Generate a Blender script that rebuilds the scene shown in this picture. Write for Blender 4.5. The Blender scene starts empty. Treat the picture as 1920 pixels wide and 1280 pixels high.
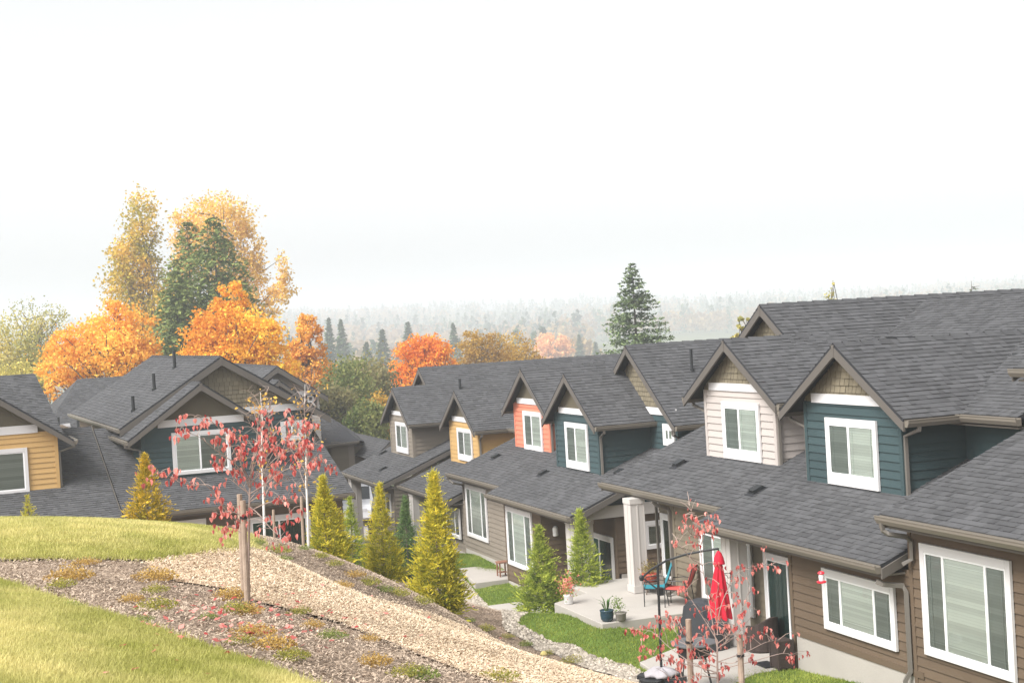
import bpy, math, random
import numpy as np
from mathutils import Vector, Matrix
from mathutils.geometry import delaunay_2d_cdt
random.seed(7); RNG=np.random.default_rng(7)
S=bpy.context.scene; COL=S.collection
# ---------------------------------------------------------------- camera
M=np.array([[-0.33727938,-0.93960360,-0.05820393],[0.00468963,0.06014897,-0.99817840],[0.94139292,-0.33693795,-0.01588062]])
F=2808.69
cd=bpy.data.cameras.new("camera"); cam=bpy.data.objects.new("camera",cd); COL.objects.link(cam)
Rm=Matrix(((M[0][0],-M[1][0],-M[2][0]),(M[0][1],-M[1][1],-M[2][1]),(M[0][2],-M[1][2],-M[2][2])))
cam.matrix_world=Rm.to_4x4()
cd.sensor_width=36; cd.lens=F/1920*36; cd.clip_start=.1; cd.clip_end=9000
S.camera=cam
def at(px,py,D):
    "point seen at photo position px,py, D metres along the view axis"
    d=M.T@np.array([(px-960)/F,(py-640)/F,1.0])*D
    return Vector(d.tolist())
# ---------------------------------------------------------------- sky, sun, exposure
SUN_EL,SUN_AZ=48,112            # azimuth measured from +X toward +Y
w=bpy.data.worlds.new("World"); S.world=w; w.use_nodes=True
nt=w.node_tree; bg=nt.nodes["Background"]
sky=nt.nodes.new("ShaderNodeTexSky"); sky.sky_type='NISHITA'; sky.sun_disc=False
sky.sun_elevation=math.radians(SUN_EL); sky.sun_rotation=math.radians(90-SUN_AZ)
sky.dust_density=4; sky.air_density=1; sky.ozone_density=1
bw=nt.nodes.new("ShaderNodeRGBToBW"); mx=nt.nodes.new("ShaderNodeMixRGB"); mx.inputs[0].default_value=.93
nt.links.new(sky.outputs[0],bw.inputs[0]); nt.links.new(sky.outputs[0],mx.inputs[1]); nt.links.new(bw.outputs[0],mx.inputs[2])
nt.links.new(mx.outputs[0],bg.inputs[0]); bg.inputs[1].default_value=.15
sd=bpy.data.lights.new("sun",'SUN'); sd.energy=1.4; sd.angle=math.radians(25); sd.color=(1,.97,.93)
so=bpy.data.objects.new("sun",sd); COL.objects.link(so)
dv=Vector((math.cos(math.radians(SUN_AZ))*math.cos(math.radians(SUN_EL)),math.sin(math.radians(SUN_AZ))*math.cos(math.radians(SUN_EL)),math.sin(math.radians(SUN_EL))))
so.rotation_euler=dv.to_track_quat('Z','Y').to_euler(); so.location=(0,0,60)
S.view_settings.view_transform='Standard'; S.view_settings.look='None'; S.view_settings.gamma=1
S.view_settings.exposure=1.32
S.cycles.use_denoising=True; S.cycles.max_bounces=6; S.cycles.volume_bounces=1; S.cycles.transparent_max_bounces=24
S.cycles.use_light_tree=False
HAZE=.0009
# ---------------------------------------------------------------- materials
MATS={}
def mat(name,col,rough=.8,spec=.25,var=.25,nscale=3.,namt=.15,trans=0.,tint2=None,bump=0,bscale=60):
    "procedural paint/stone/leaf: per-face 'tint' attribute and soft noise vary the colour"
    if name in MATS: return MATS[name]
    m=bpy.data.materials.new(name); m.use_nodes=True; n=m.node_tree; b=n.nodes["Principled BSDF"]; L=n.links.new
    b.inputs["Roughness"].default_value=rough; b.inputs["Specular IOR Level"].default_value=spec
    at_=n.nodes.new("ShaderNodeAttribute"); at_.attribute_name="tint"
    tc=n.nodes.new("ShaderNodeTexCoord"); no=n.nodes.new("ShaderNodeTexNoise"); no.inputs["Scale"].default_value=nscale; no.inputs["Detail"].default_value=5
    L(tc.outputs["Object"],no.inputs["Vector"])
    ma=n.nodes.new("ShaderNodeMath"); ma.operation='MULTIPLY_ADD'; L(at_.outputs["Fac"],ma.inputs[0]); ma.inputs[1].default_value=var; ma.inputs[2].default_value=1-var*.5
    mb=n.nodes.new("ShaderNodeMath"); mb.operation='MULTIPLY_ADD'; L(no.outputs["Fac"],mb.inputs[0]); mb.inputs[1].default_value=2*namt; mb.inputs[2].default_value=1-namt
    mm=n.nodes.new("ShaderNodeMath"); mm.operation='MULTIPLY'; L(ma.outputs[0],mm.inputs[0]); L(mb.outputs[0],mm.inputs[1])
    hv=n.nodes.new("ShaderNodeMixRGB"); hv.blend_type='MULTIPLY'; hv.inputs[0].default_value=1
    if tint2 is None: hv.inputs[1].default_value=(*col,1)
    else:
        c2=n.nodes.new("ShaderNodeMixRGB"); c2.inputs[1].default_value=(*col,1); c2.inputs[2].default_value=(*tint2,1); L(at_.outputs["Fac"],c2.inputs[0]); L(c2.outputs[0],hv.inputs[1])
    cm=n.nodes.new("ShaderNodeCombineColor"); [L(mm.outputs[0],cm.inputs[i]) for i in range(3)]
    L(cm.outputs[0],hv.inputs[2]); L(hv.outputs[0],b.inputs["Base Color"])
    if bump:
        n2=n.nodes.new("ShaderNodeTexNoise"); n2.inputs["Scale"].default_value=bscale; n2.inputs["Detail"].default_value=6; L(tc.outputs["Object"],n2.inputs["Vector"])
        bp=n.nodes.new("ShaderNodeBump"); bp.inputs["Strength"].default_value=bump; bp.inputs["Distance"].default_value=.03; L(n2.outputs["Fac"],bp.inputs["Height"]); L(bp.outputs[0],b.inputs["Normal"])
    if trans:
        tr=n.nodes.new("ShaderNodeBsdfTranslucent"); L(hv.outputs[0],tr.inputs[0]); mi=n.nodes.new("ShaderNodeMixShader"); mi.inputs[0].default_value=trans
        L(b.outputs[0],mi.inputs[1]); L(tr.outputs[0],mi.inputs[2]); L(mi.outputs[0],n.nodes["Material Output"].inputs[0])
    MATS[name]=m; return m
def glass(name,tint,alpha,rough=.03):
    m=bpy.data.materials.new(name); m.use_nodes=True; n=m.node_tree; L=n.links.new; n.nodes.remove(n.nodes["Principled BSDF"])
    t=n.nodes.new("ShaderNodeBsdfTransparent"); t.inputs[0].default_value=(*[c*alpha for c in tint],1)
    g=n.nodes.new("ShaderNodeBsdfGlossy"); g.inputs[0].default_value=(.93,1,.95,1); g.inputs[1].default_value=rough
    fr=n.nodes.new("ShaderNodeFresnel"); fr.inputs[0].default_value=1.48
    mi=n.nodes.new("ShaderNodeMixShader"); L(fr.outputs[0],mi.inputs[0]); L(t.outputs[0],mi.inputs[1]); L(g.outputs[0],mi.inputs[2]); L(mi.outputs[0],n.nodes["Material Output"].inputs[0])
    MATS[name]=m; return m
SHINGLE=mat('asphalt_shingle',(.075,.075,.078),.92,.15,.36,1.1,.2)
SHEDGE=mat('shingle_edge',(.035,.036,.04),.9,.1)
WHITE=mat('white_trim_paint',(.63,.615,.61),.55,.3,.04,2,.03)
RAKE=mat('taupe_barge_paint',(.108,.096,.084),.6,.3,.08,2,.05)
GUT=mat('tan_gutter_metal',(.165,.145,.118),.45,.4,.05,1.5,.05)
DSP=mat('taupe_downspout_metal',(.15,.135,.118),.45,.4,.05,1.5,.05)
SOFF=mat('taupe_soffit',(.22,.2,.175),.8,.1,.05)
SHAKE=mat('olive_shake',(.19,.162,.112),.85,.15,.22,3,.08)
TEAL=mat('teal_siding',(.037,.062,.066),.7,.25,.18,1.2,.12)
CREAM=mat('cream_siding',(.43,.385,.355),.7,.25,.07,1.2,.04)
ORANGE=mat('coral_siding',(.60,.20,.125),.7,.25,.08,1.2,.05)
OCHRE=mat('ochre_siding',(.50,.315,.125),.7,.25,.07,1.2,.05)
KHAKI=mat('khaki_siding',(.175,.147,.105),.7,.25,.10,1.2,.07)
BROWN=mat('brown_siding',(.122,.087,.058),.7,.25,.2,1.2,.12)
GREYS=mat('grey_taupe_siding',(.21,.18,.145),.7,.25,.08,1.2,.06)
CONC=mat('pale_concrete',(.40,.37,.335),.9,.1,.06,1.3,.13,bump=.15,bscale=30)
POSTW=mat('cream_post_paint',(.50,.47,.44),.6,.25,.06,2,.03)
BLACK=mat('black_metal',(.018,.02,.022),.45,.4,.1)
DARKIN=mat('dim_interior',(.40,.42,.38),.9,.05,.1)
BLIND=mat('blind_slat',(.72,.74,.70),.6,.2,.25,2,.04)
VINYL=mat('white_vinyl',(.84,.84,.84),.4,.4,.02)
LEAD=mat('lead_flashing',(.30,.29,.29),.7,.2,.1)
GLC=glass('clear_window_glass',(.965,1.,.975),1.)
GLS=glass('screened_window_glass',(.70,.74,.73),.85,.12)
# ---------------------------------------------------------------- mesh builder
class MB:
    def __init__(s): s.v=[]; s.f=[]; s.t=[]
    def poly(s,p,t=None):
        i=len(s.v); s.v.extend([tuple(q) for q in p]); s.f.append(tuple(range(i,i+len(p)))); s.t.append(random.random() if t is None else t)
    def prism(s,p,vec,t=None):
        t=random.random() if t is None else t; vec=Vector(vec); a=[Vector(q) for q in p]; b=[q+vec for q in a]; n=len(a)
        nn=Vector((0,0,0))
        for i in range(n): nn+=a[i].cross(a[(i+1)%n])
        if nn.dot(vec)>0: a,b=b,a
        # a is the face whose normal looks away from b
        i0=len(s.v); s.v.extend([tuple(q) for q in a+b]); A=list(range(i0,i0+n)); B=list(range(i0+n,i0+2*n))
        s.f.append(tuple(A)); s.f.append(tuple(reversed(B))); s.t+= [t,t]
        for k in range(n):
            k2=(k+1)%n; s.f.append((A[k2],A[k],B[k],B[k2])); s.t.append(t)
    def box(s,a,b,t=None):
        x0,y0,z0=[min(a[i],b[i]) for i in range(3)]; x1,y1,z1=[max(a[i],b[i]) for i in range(3)]
        s.prism([(x0,y0,z0),(x1,y0,z0),(x1,y1,z0),(x0,y1,z0)],(0,0,z1-z0),t)
    def tube(s,path,r,n=6,t=None,cap=True):
        t=random.random() if t is None else t
        P=[Vector(p) for p in path]; R=r if isinstance(r,(list,tuple)) else [r]*len(P); rings=[]
        up=Vector((0,0,1)); prev=None
        for i,p in enumerate(P):
            d=(P[min(i+1,len(P)-1)]-P[max(i-1,0)])
            if d.length<1e-9: d=Vector((0,0,1))
            d.normalize()
            if prev is None: a=d.cross(up if abs(d.z)<.95 else Vector((1,0,0)))
            else: a=prev-d*prev.dot(d)
            if a.length<1e-6: a=d.orthogonal()
            a.normalize(); prev=a; b=d.cross(a); i0=len(s.v)
            for k in range(n):
                an=2*math.pi*(k+.5)/n; s.v.append(tuple(p+(a*math.cos(an)+b*math.sin(an))*R[i]))
            rings.append(i0)
        for i in range(len(P)-1):
            for k in range(n):
                k2=(k+1)%n; s.f.append((rings[i]+k,rings[i]+k2,rings[i+1]+k2,rings[i+1]+k)); s.t.append(t)
        if cap:
            s.f.append(tuple(rings[0]+k for k in reversed(range(n)))); s.t.append(t)
            s.f.append(tuple(rings[-1]+k for k in range(n))); s.t.append(t)
    def lathe(s,c,prof,n=20,t=None):
        t=.5 if t is None else t; c=Vector(c); i0=len(s.v)
        for r,z in prof:
            for k in range(n):
                a=2*math.pi*k/n; s.v.append((c.x+r*math.cos(a),c.y+r*math.sin(a),c.z+z))
        for i in range(len(prof)-1):
            for k in range(n):
                k2=(k+1)%n; s.f.append((i0+i*n+k,i0+i*n+k2,i0+(i+1)*n+k2,i0+(i+1)*n+k)); s.t.append(t)
        s.f.append(tuple(i0+k for k in reversed(range(n)))); s.t.append(t)
        s.f.append(tuple(i0+(len(prof)-1)*n+k for k in range(n))); s.t.append(t)
    def build(s,name,m,parent=None,off=(0,0,0),smooth=False):
        me=bpy.data.meshes.new(name); o=Vector(off)
        me.from_pydata([(v[0]-o.x,v[1]-o.y,v[2]-o.z) for v in s.v],[],s.f)
        a=me.attributes.new('tint','FLOAT','FACE'); a.data.foreach_set('value',s.t)
        me.materials.append(m)
        if smooth: me.polygons.foreach_set('use_smooth',[True]*len(s.f))
        me.update()
        ob=bpy.data.objects.new(name,me); COL.objects.link(ob)
        if parent: ob.parent=parent
        return ob
def npmesh(name,V,T,tint,m,parent=None,quads=False,smooth=False):
    "fast mesh from numpy: V (n,3), T (m,3|4)"
    me=bpy.data.meshes.new(name); k=T.shape[1]
    me.vertices.add(len(V)); me.vertices.foreach_set('co',np.asarray(V,np.float32).ravel())
    me.loops.add(T.size); me.loops.foreach_set('vertex_index',T.astype(np.int32).ravel())
    me.polygons.add(len(T)); me.polygons.foreach_set('loop_start',np.arange(0,T.size,k,dtype=np.int32))
    me.polygons.foreach_set('loop_total',np.full(len(T),k,np.int32))
    if smooth: me.polygons.foreach_set('use_smooth',np.ones(len(T),bool))
    me.update(calc_edges=True)
    a=me.attributes.new('tint','FLOAT','FACE'); a.data.foreach_set('value',np.asarray(tint,np.float32))
    me.materials.append(m); ob=bpy.data.objects.new(name,me); COL.objects.link(ob)
    if parent: ob.parent=parent
    return ob
def tag(o,label=None,cat=None,group=None,kind=None):
    if label: o['label']=label
    if cat: o['category']=cat
    if group: o['group']=group
    if kind: o['kind']=kind
    return o
def empty(name,loc=(0,0,0),rz=0,label=None,cat=None,group=None):
    e=bpy.data.objects.new(name,None); COL.objects.link(e); e.location=loc; e.rotation_euler=(0,0,rz); e.empty_display_size=.3
    return tag(e,label,cat,group)
def copy_tree(o,parent=None):
    c=o.copy(); COL.objects.link(c)
    if parent: c.parent=parent
    for ch in list(o.children): copy_tree(ch,c)
    return c
# ---------------------------------------------------------------- clipped tiles (boards, shakes, shingle tabs)
def clip(sub,cp):
    out=sub; n=len(cp)
    for i in range(n):
        ax,ay=cp[i]; bx,by=cp[(i+1)%n]; ex,ey=bx-ax,by-ay; inp=out; out=[]
        if not inp: return out
        for j in range(len(inp)):
            p=inp[j]; q=inp[(j+1)%len(inp)]
            sp=ex*(p[1]-ay)-ey*(p[0]-ax); sq=ex*(q[1]-ay)-ey*(q[0]-ax)
            if sp>=-1e-9: out.append(p)
            if (sp>1e-9 and sq<-1e-9) or (sp<-1e-9 and sq>1e-9):
                k=sp/(sp-sq); out.append((p[0]+k*(q[0]-p[0]),p[1]+k*(q[1]-p[1])))
    return out
def tiles(mb,P,hint,exp,wmin,wmax,butt,lift=0.,reg=False,tr=(0,1),under=True,gap=0.):
    "cover the planar convex polygon P (3D) with courses of real overlapping boards or tabs"
    P=[Vector(p) for p in P]; n=Vector((0,0,0))
    for i in range(len(P)): n+=P[i].cross(P[(i+1)%len(P)])
    n.normalize()
    if n.dot(Vector(hint))<0: n=-n; P=P[::-1]
    E=Vector((0,0,1)).cross(n); E.normalize(); V=n.cross(E); o=P[0]; off=o.dot(n)
    Q=[(p.dot(E),p.dot(V)) for p in P]
    s0=min(q[0] for q in Q); s1=max(q[0] for q in Q); t0=min(q[1] for q in Q); t1=max(q[1] for q in Q)
    def to3(s,t,dep): return E*s+V*t+n*(off+dep)
    if under: mb.poly(P,-1.5 if gap else .15)
    k=math.floor(t0/exp) if reg else 0; base=0 if reg else t0
    while base+k*exp<t1:
        ta=base+k*exp; tb=ta+exp; s=s0-random.random()*wmax
        while s<s1:
            wd=random.uniform(wmin,wmax); e=min(s+wd,s1+.01)
            lf=butt+(random.random()<.5)*lift
            c=clip([(s+gap,ta),(e,ta),(e,tb),(s+gap,tb)],Q)
            if len(c)>=3:
                tt=random.uniform(*tr)
                mb.poly([to3(a,b,.002+lf*(1-(b-ta)/exp)) for a,b in c],tt)
                for j in range(len(c)):
                    a,b=c[j],c[(j+1)%len(c)]
                    if abs(a[1]-ta)<1e-6 and abs(b[1]-ta)<1e-6 and abs(a[0]-b[0])>1e-6:
                        mb.poly([to3(a[0],a[1],-.001),to3(b[0],b[1],-.001),to3(b[0],b[1],.002+lf),to3(a[0],a[1],.002+lf)],tt)
            s=e
        k+=1
SIDE=dict(exp=.157,wmin=2.2,wmax=3.7,butt=.024,reg=True)
SHK=dict(exp=.137,wmin=.10,wmax=.2,butt=.02,lift=.006,reg=True,gap=.012)
ROOF=dict(exp=.132,wmin=.09,wmax=.22,butt=.008,lift=.009)
class House:
    "facade frame: u to the viewer's right, d outward depth, z up"
    def __init__(s,name,label,cat,origin,kind='R',rot=0,group=None):
        s.k=kind; s.o=Vector(origin); s.root=empty(name,origin,rot,label,cat,group)
        s.U,s.N=(Vector((-1,0,0)),Vector((0,1,0))) if kind=='R' else (Vector((0,-1,0)),Vector((-1,0,0)))
    def P(s,u,d,z): return s.U*u+s.N*d+Vector((0,0,z))
    def obj(s,name,mb,m,parent=None): 
        return mb.build(name,m,parent or s.root,s.o)
    def bx(s,mb,u0,u1,d0,d1,z0,z1,t=None): mb.box(s.P(u0,d0,z0),s.P(u1,d1,z1),t)
    # walls
    def front(s,pts,d,m,name='wall',parent=None,style=SIDE):
        mb=MB(); tiles(mb,[s.P(u,d,z) for u,z in pts],s.N,**style); return s.obj(name,mb,m,parent)
    def side(s,u,pts,m,right=True,name='wall',parent=None,style=SIDE):
        mb=MB(); tiles(mb,[s.P(u,d,z) for d,z in pts],s.U if right else -s.U,**style); return s.obj(name,mb,m,parent)
    def board(s,u0,u1,d,z0,z1,m,name,parent=None,th=.03):
        mb=MB(); s.bx(mb,u0,u1,d+.004,d+th,z0,z1); return s.obj(name,mb,m,parent)
    # a roof plane: convex polygon (u,d,z); slab underneath
    def plane(s,pts,name='roof',parent=None,th=.07,style=ROOF):
        mb=MB(); W=[s.P(*p) for p in pts]; tiles(mb,W,(0,0,1),under=False,**style)
        ob=s.obj(name,mb,SHINGLE,parent)
        m2=MB(); n=Vector((0,0,0))
        for i in range(len(W)): n+=W[i].cross(W[(i+1)%len(W)])
        n.normalize(); n=n if n.z>0 else -n
        m2.prism([p+n*.001 for p in W],-n*th); s.obj('roof_deck',m2,SHEDGE,ob)
        return ob
    def gutter(s,a,b,parent,name='gutter'):
        "K-style trough hung along an eave from a to b (u,d,z); outward = away from the roof"
        A,B=s.P(*a[:3]),s.P(*b[:3]); o=Vector(a[3]) if len(a)>3 else s.N
        z=Vector((0,0,1)); mb=MB()
        prof=[(0,0),(0,-.13),(.075,-.13),(.115,-.06),(.115,-.012),(.125,-.012),(.125,.004),(.095,.004),(.095,-.02),(.012,-.02),(.012,0)]
        mb.prism([A+o*x+z*y for x,y in prof],B-A,.5)
        return s.obj(name,mb,GUT,parent)
    def pipe(s,path,name='downspout',parent=None,r=.042,m=None):
        mb=MB(); mb.tube([s.P(*p) for p in path],r,4,.5); return s.obj(name,mb,m or DSP,parent)
    def barge(s,uc,zr,p,hl,hr,d,h=.21,parent=None,th=.045,m=None):
        mb=MB()
        for sg,hw in((-1,hl),(1,hr)):
            if hw<=0: continue
            e=zr-p*hw
            mb.prism([s.P(uc,d,zr-.055),s.P(uc+sg*hw,d,e-.055),s.P(uc+sg*hw,d,e-h),s.P(uc,d,zr-h-.03)],s.N*th,.5)
        mb.prism([s.P(uc-.05,d+th-.001,zr-.02),s.P(uc+.05,d+th-.001,zr-.02),s.P(uc+.02,d+th-.001,zr-h-.05),s.P(uc-.02,d+th-.001,zr-h-.05)],s.N*.008,.3)
        return s.obj('barge_board',mb,m or RAKE,parent)
    def rakeboard(s,u,d0,z0,d1,z1,parent,h=.22,th=.04):
        mb=MB(); mb.prism([s.P(u,d0,z0-.055),s.P(u,d1,z1-.055),s.P(u,d1,z1-h),s.P(u,d0,z0-h)],s.U*th,.5); return s.obj('barge_board',mb,RAKE,parent)
    def gable(s,uc,zr,p,hl,hr,d0,d1,parent=None,name='roof',gut=(1,1),ridge=True,bh=.21):
        L=s.plane([(uc,d0,zr),(uc-hl,d0,zr-p*hl),(uc-hl,d1,zr-p*hl),(uc,d1,zr)],name,parent)
        R=s.plane([(uc+hr,d0,zr-p*hr),(uc,d0,zr),(uc,d1,zr),(uc+hr,d1,zr-p*hr)],name,parent)
        s.barge(uc,zr,p,hl,hr,d0-.03,bh,L)
        if gut[0]: s.gutter((uc-hl,d0-.02,zr-p*hl-.01,-s.U),(uc-hl,d1,zr-p*hl-.01),L)
        if gut[1]: s.gutter((uc+hr,d0-.02,zr-p*hr-.01,s.U),(uc+hr,d1,zr-p*hr-.01),R)
        if ridge:
            mb=MB(); k=0; n=int(abs(d1-d0)/.2)
            for i in range(n):
                a=d0+(d1-d0)*i/n; b=d0+(d1-d0)*(i+1.25)/n; q=.012+.012*(i%2)
                t=random.random()*.8
                mb.poly([s.P(uc-.13,a,zr-.13*p+q),s.P(uc,a,zr+q+.01),s.P(uc,b,zr+q),s.P(uc-.13,b,zr-.13*p+q-.01)],t)
                mb.poly([s.P(uc+.13,a,zr-.13*p+q),s.P(uc,a,zr+q+.01),s.P(uc,b,zr+q),s.P(uc+.13,b,zr-.13*p+q-.01)],t)
            s.obj('ridge_cap',mb,SHINGLE,L)
        # soffit under the front overhang
        return L,R
    # windows: rectangle on a front plane (axis 'f') or on a side plane (axis 's': u fixed, runs along d)
    def window(s,u0,u1,z0,z1,d,lay=(.5,.5),screens=(1,0),tw=.10,blind=True,grid=False,sill=0,name='window',door=False,axis='f',open_=0.,slat=.05,curtain=None):
        if axis=='f':
            C=lambda u,z,o:s.P(u,d+o+.024,z)
        else:   # d is the plane u, u0/u1 are depths (u0 = near edge)
            C=lambda u,z,o:s.P(d+o+.024,-u,z)
        def bar(mb,a0,a1,b0,b1,o0,o1,t=.5):
            mb.prism([C(a0,b0,o0),C(a1,b0,o0),C(a1,b1,o0),C(a0,b1,o0)],C(0,0,o1)-C(0,0,o0),t)
        root=MB(); bar(root,u0,u0+tw,z0,z1,.004,.05); bar(root,u1-tw,u1,z0,z1,.004,.05)
        bar(root,u0+tw,u1-tw,z1-tw-.02,z1,.004,.055); bar(root,u0+tw,u1-tw,z0,z0+(tw+sill if not door else .04),.004,.05)
        W=s.obj(name,root,WHITE)
        a0,a1,b0,b1=u0+tw,u1-tw,z0+(tw+sill if not door else .04),z1-tw-.02
        fr=MB(); v=.035
        bar(fr,a0,a1,b0,b0+v,.005,.04); bar(fr,a0,a1,b1-v,b1,.005,.04); bar(fr,a0,a0+v,b0+v,b1-v,.005,.04); bar(fr,a1-v,a1,b0+v,b1-v,.005,.04)
        x=a0
        for i,f in enumerate(lay[:-1]):
            x+=f*(a1-a0); bar(fr,x-.025,x+.025,b0+v,b1-v,.006,.045)
        if grid:
            x=a0; g=.011; GM=MB()
            for i,f in enumerate(lay):
                xa,xb=x+.03,x+f*(a1-a0)-.03; x+=f*(a1-a0)
                for zz in (b0+.13,b1-.13): bar(GM,xa,xb,zz-g/2,zz+g/2,.022,.026)
                if i!=1 or len(lay)==2:
                    for xx in ((xa+.1,) if i==0 else (xb-.1,)): bar(GM,xx-g/2,xx+g/2,b0+v,b1-v,.0215,.0265)
                if len(lay)==2 and i==1: bar(GM,xa+.07-g/2,xa+.07+g/2,b0+v,b1-v,.0215,.0265)
        if grid: s.obj('muntin',GM,mat('pale_muntin',(.85,.88,.85),.5,.3,.02),W)
        s.obj('frame',fr,VINYL,W)
        bk=MB(); bar(bk,a0,a1,b0,b1,.0042,.005,.3); s.obj('interior',bk,DARKIN,W)
        if blind:
            bl=MB(); zz=b1-.05
            while zz>b0+.03+open_*(b1-b0):
                tt=random.random()
                bl.poly([C(a0+.02,zz,.0085),C(a1-.02,zz,.0085),C(a1-.02,zz-slat*.93,.0135),C(a0+.02,zz-slat*.93,.0135)],tt); zz-=slat
            s.obj('blind',bl,BLIND,W)
        if curtain:
            cu=MB(); n=22
            for i in range(n):
                x0=a0+(a1-a0)*i/n; x1=a0+(a1-a0)*(i+1)/n; o0,o1=(.008,.022) if i%2 else (.022,.008)
                cu.poly([C(x0,b0+.02,o0),C(x1,b0+.02,o1),C(x1,b1-.02,o1),C(x0,b1-.02,o0)])
            s.obj('curtain',cu,curtain,W)
        x=a0
        for i,f in enumerate(lay):
            xa=x; x+=f*(a1-a0); pm=MB(); o=.03
            pm.poly([C(xa+.01,b0+.01,o),C(x-.01,b0+.01,o),C(x-.01,b1-.01,o),C(xa+.01,b1-.01,o)],.5)
            s.obj('pane',pm,GLS if screens[i] else GLC,W)
        return W
    def vent(s,u,d,z,pitch,parent,sc=.8):
        "slant-back roof vent sitting on a front-facing slope"
        mb=MB(); P=s.P; a=.16*sc
        def q(du,dd,h): return P(u+du,d+dd,z-dd*pitch+h)
        mb.prism([q(-a,.14*sc,.03),q(a,.14*sc,.03),q(a,-.2*sc,.02),q(-a,-.2*sc,.02)],Vector((0,0,.03)),.2)
        mb.prism([q(-a,.10*sc,.06),q(-a,-.2*sc,.02),q(-a,-.12*sc,.13*sc),q(-a,.16*sc,.12*sc)],s.U*(2*a),.2)
        ob=s.obj('roof_vent',mb,BLACK,parent)
        f=MB(); f.prism([q(-a*1.25,.22*sc,.012),q(a*1.25,.22*sc,.012),q(a*1.25,-.25*sc,.012),q(-a*1.25,-.25*sc,.012)],Vector((0,0,.008)),.5); s.obj('vent_flashing',f,SHEDGE,parent)
        return ob
    def stack(s,u,d,z,h,parent,r=.045):
        mb=MB(); mb.tube([s.P(u,d,z-.1),s.P(u,d,z+h)],r,10,.4); mb.tube([s.P(u,d,z-.05),s.P(u,d,z+.06)],r*1.6,10,.4); return s.obj('vent_pipe',mb,BLACK,parent)
    def dormer(s,uc,hw,d,zb,zr,p,hl,hr,dback,colm,win=None,band=None,over=.3,gut=(1,1),ds=None,winlay=((.45,.55),(1,0)),blind=True,grid=False,wd=None,sill=.1):
        wz=lambda u:zr-p*abs(u-uc)-.09
        b0,b1=band
        W=s.front([(uc-hw,zb-.3),(uc+hw,zb-.3),(uc+hw,b0+.02),(uc-hw,b0+.02)],d,colm,'dormer_wall')
        up=[(uc-hw,b0),(uc+hw,b0),(uc+hw,wz(uc+hw)),(uc,wz(uc)),(uc-hw,wz(uc-hw))]
        s.front(up,d,SHAKE,'gable_shakes',W,SHK)
        bh_=min(hw,(zr-.16-b1)/p); s.board(uc-bh_,uc+bh_,d,b0,b1,WHITE,'belly_band',W,.045)
        for sg in(-1,1):
            s.side(uc+sg*hw,[(d,zb-.3),(d,wz(uc+hw)),(dback,wz(uc+hw)),(dback,zb-.3)],colm,sg>0,'dormer_cheek',W)
            mb=MB(); u=uc+sg*hw
            s.bx(mb,u-.075 if sg>0 else u-.028,u+.028 if sg>0 else u+.075,d-.09,d+.03,zb-.25,min(b0,wz(uc+hw)),.5); s.obj('corner_board',mb,colm,W)
        mb=MB(); s.bx(mb,uc-hw-.06,uc+hw+.06,d-.02,d+.02,zb-.35,zb+.0); s.obj('flashing',mb,LEAD,W)
        L,R=s.gable(uc,zr,p,hl,hr,d+over,dback,None,'dormer_roof',gut)
        if ds:
            for sg in ds:
                u=uc+sg*hw; e=uc+sg*((hr if sg>0 else hl)); zz=zr-p*(hr if sg>0 else hl)
                s.pipe([(e+sg*.05,d+.02,zz-.12),(e+sg*.05,d+.02,zz-.2),(u+sg*.06,d-.03,zz-.34),(u+sg*.06,d-.03,zb-.02),(u+sg*.06+.02,d+.1,zb-.12)],parent=W)
        if win:
            s.window(win[0],win[1],win[2],win[3],d,*winlay,blind=blind,grid=grid,sill=sill,tw=.095)
        return W
    def lowroof(s,secs,pitch,dtop):
        "eave sections (u0,u1,d_eave,z_eave) of one front-facing skirt roof"
        out=[]
        for u0,u1,d,z in secs:
            R=s.plane([(u0,d,z),(u1,d,z),(u1,dtop,z+(d-dtop)*pitch),(u0,dtop,z+(d-dtop)*pitch)],'lower_roof'); out.append(R)
            s.gutter((u0,d-.01,z-.005),(u1,d-.01,z-.005),R)
            mb=MB(); s.bx(mb,u0,u1,d-.05,d-.012,z-.2,z-.03); s.obj('fascia',mb,RAKE,R)
            mb=MB(); mb.prism([s.P(u0+.02,d-.05,z-.19),s.P(u1-.02,d-.05,z-.19),s.P(u1-.02,d-.62,z-.19),s.P(u0+.02,d-.62,z-.19)],(0,0,.03)); s.obj('soffit',mb,SOFF,R)
            for ue,sg in((u0,-1),(u1,1)):
                s.rakeboard(ue if sg>0 else ue-.04,d,z,dtop,z+(d-dtop)*pitch,R)
        return out
    def post(s,u0,u1,d0,d1,z0,z1):
        mb=MB(); s.bx(mb,u0,u1,d0,d1,z0,z1,.5)
        b=.025
        for uu in(u0-.006,u1-b+.006):
            for dd in(d0-.006,d1-b+.006): s.bx(mb,uu,uu+b,dd,dd+b,z0+.18,z1-.13,.45)
        s.bx(mb,u0-.02,u1+.02,min(d0,d1)-.02,max(d0,d1)+.02,z0+.002,z0+.16,.5); s.bx(mb,u0-.02,u1+.02,min(d0,d1)-.02,max(d0,d1)+.02,z1-.12,z1-.002,.5)
        um=(u0+u1)/2; s.bx(mb,um-.015,um+.015,max(d0,d1),max(d0,d1)+.012,z0+.16,z1-.12,.45)
        dm=(d0+d1)/2; s.bx(mb,u1,u1+.012,dm-.015,dm+.015,z0+.16,z1-.12,.45)
        return s.obj('porch_post',mb,POSTW)
GH='dark roofed houses with gabled dormers stepping down the row'
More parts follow.
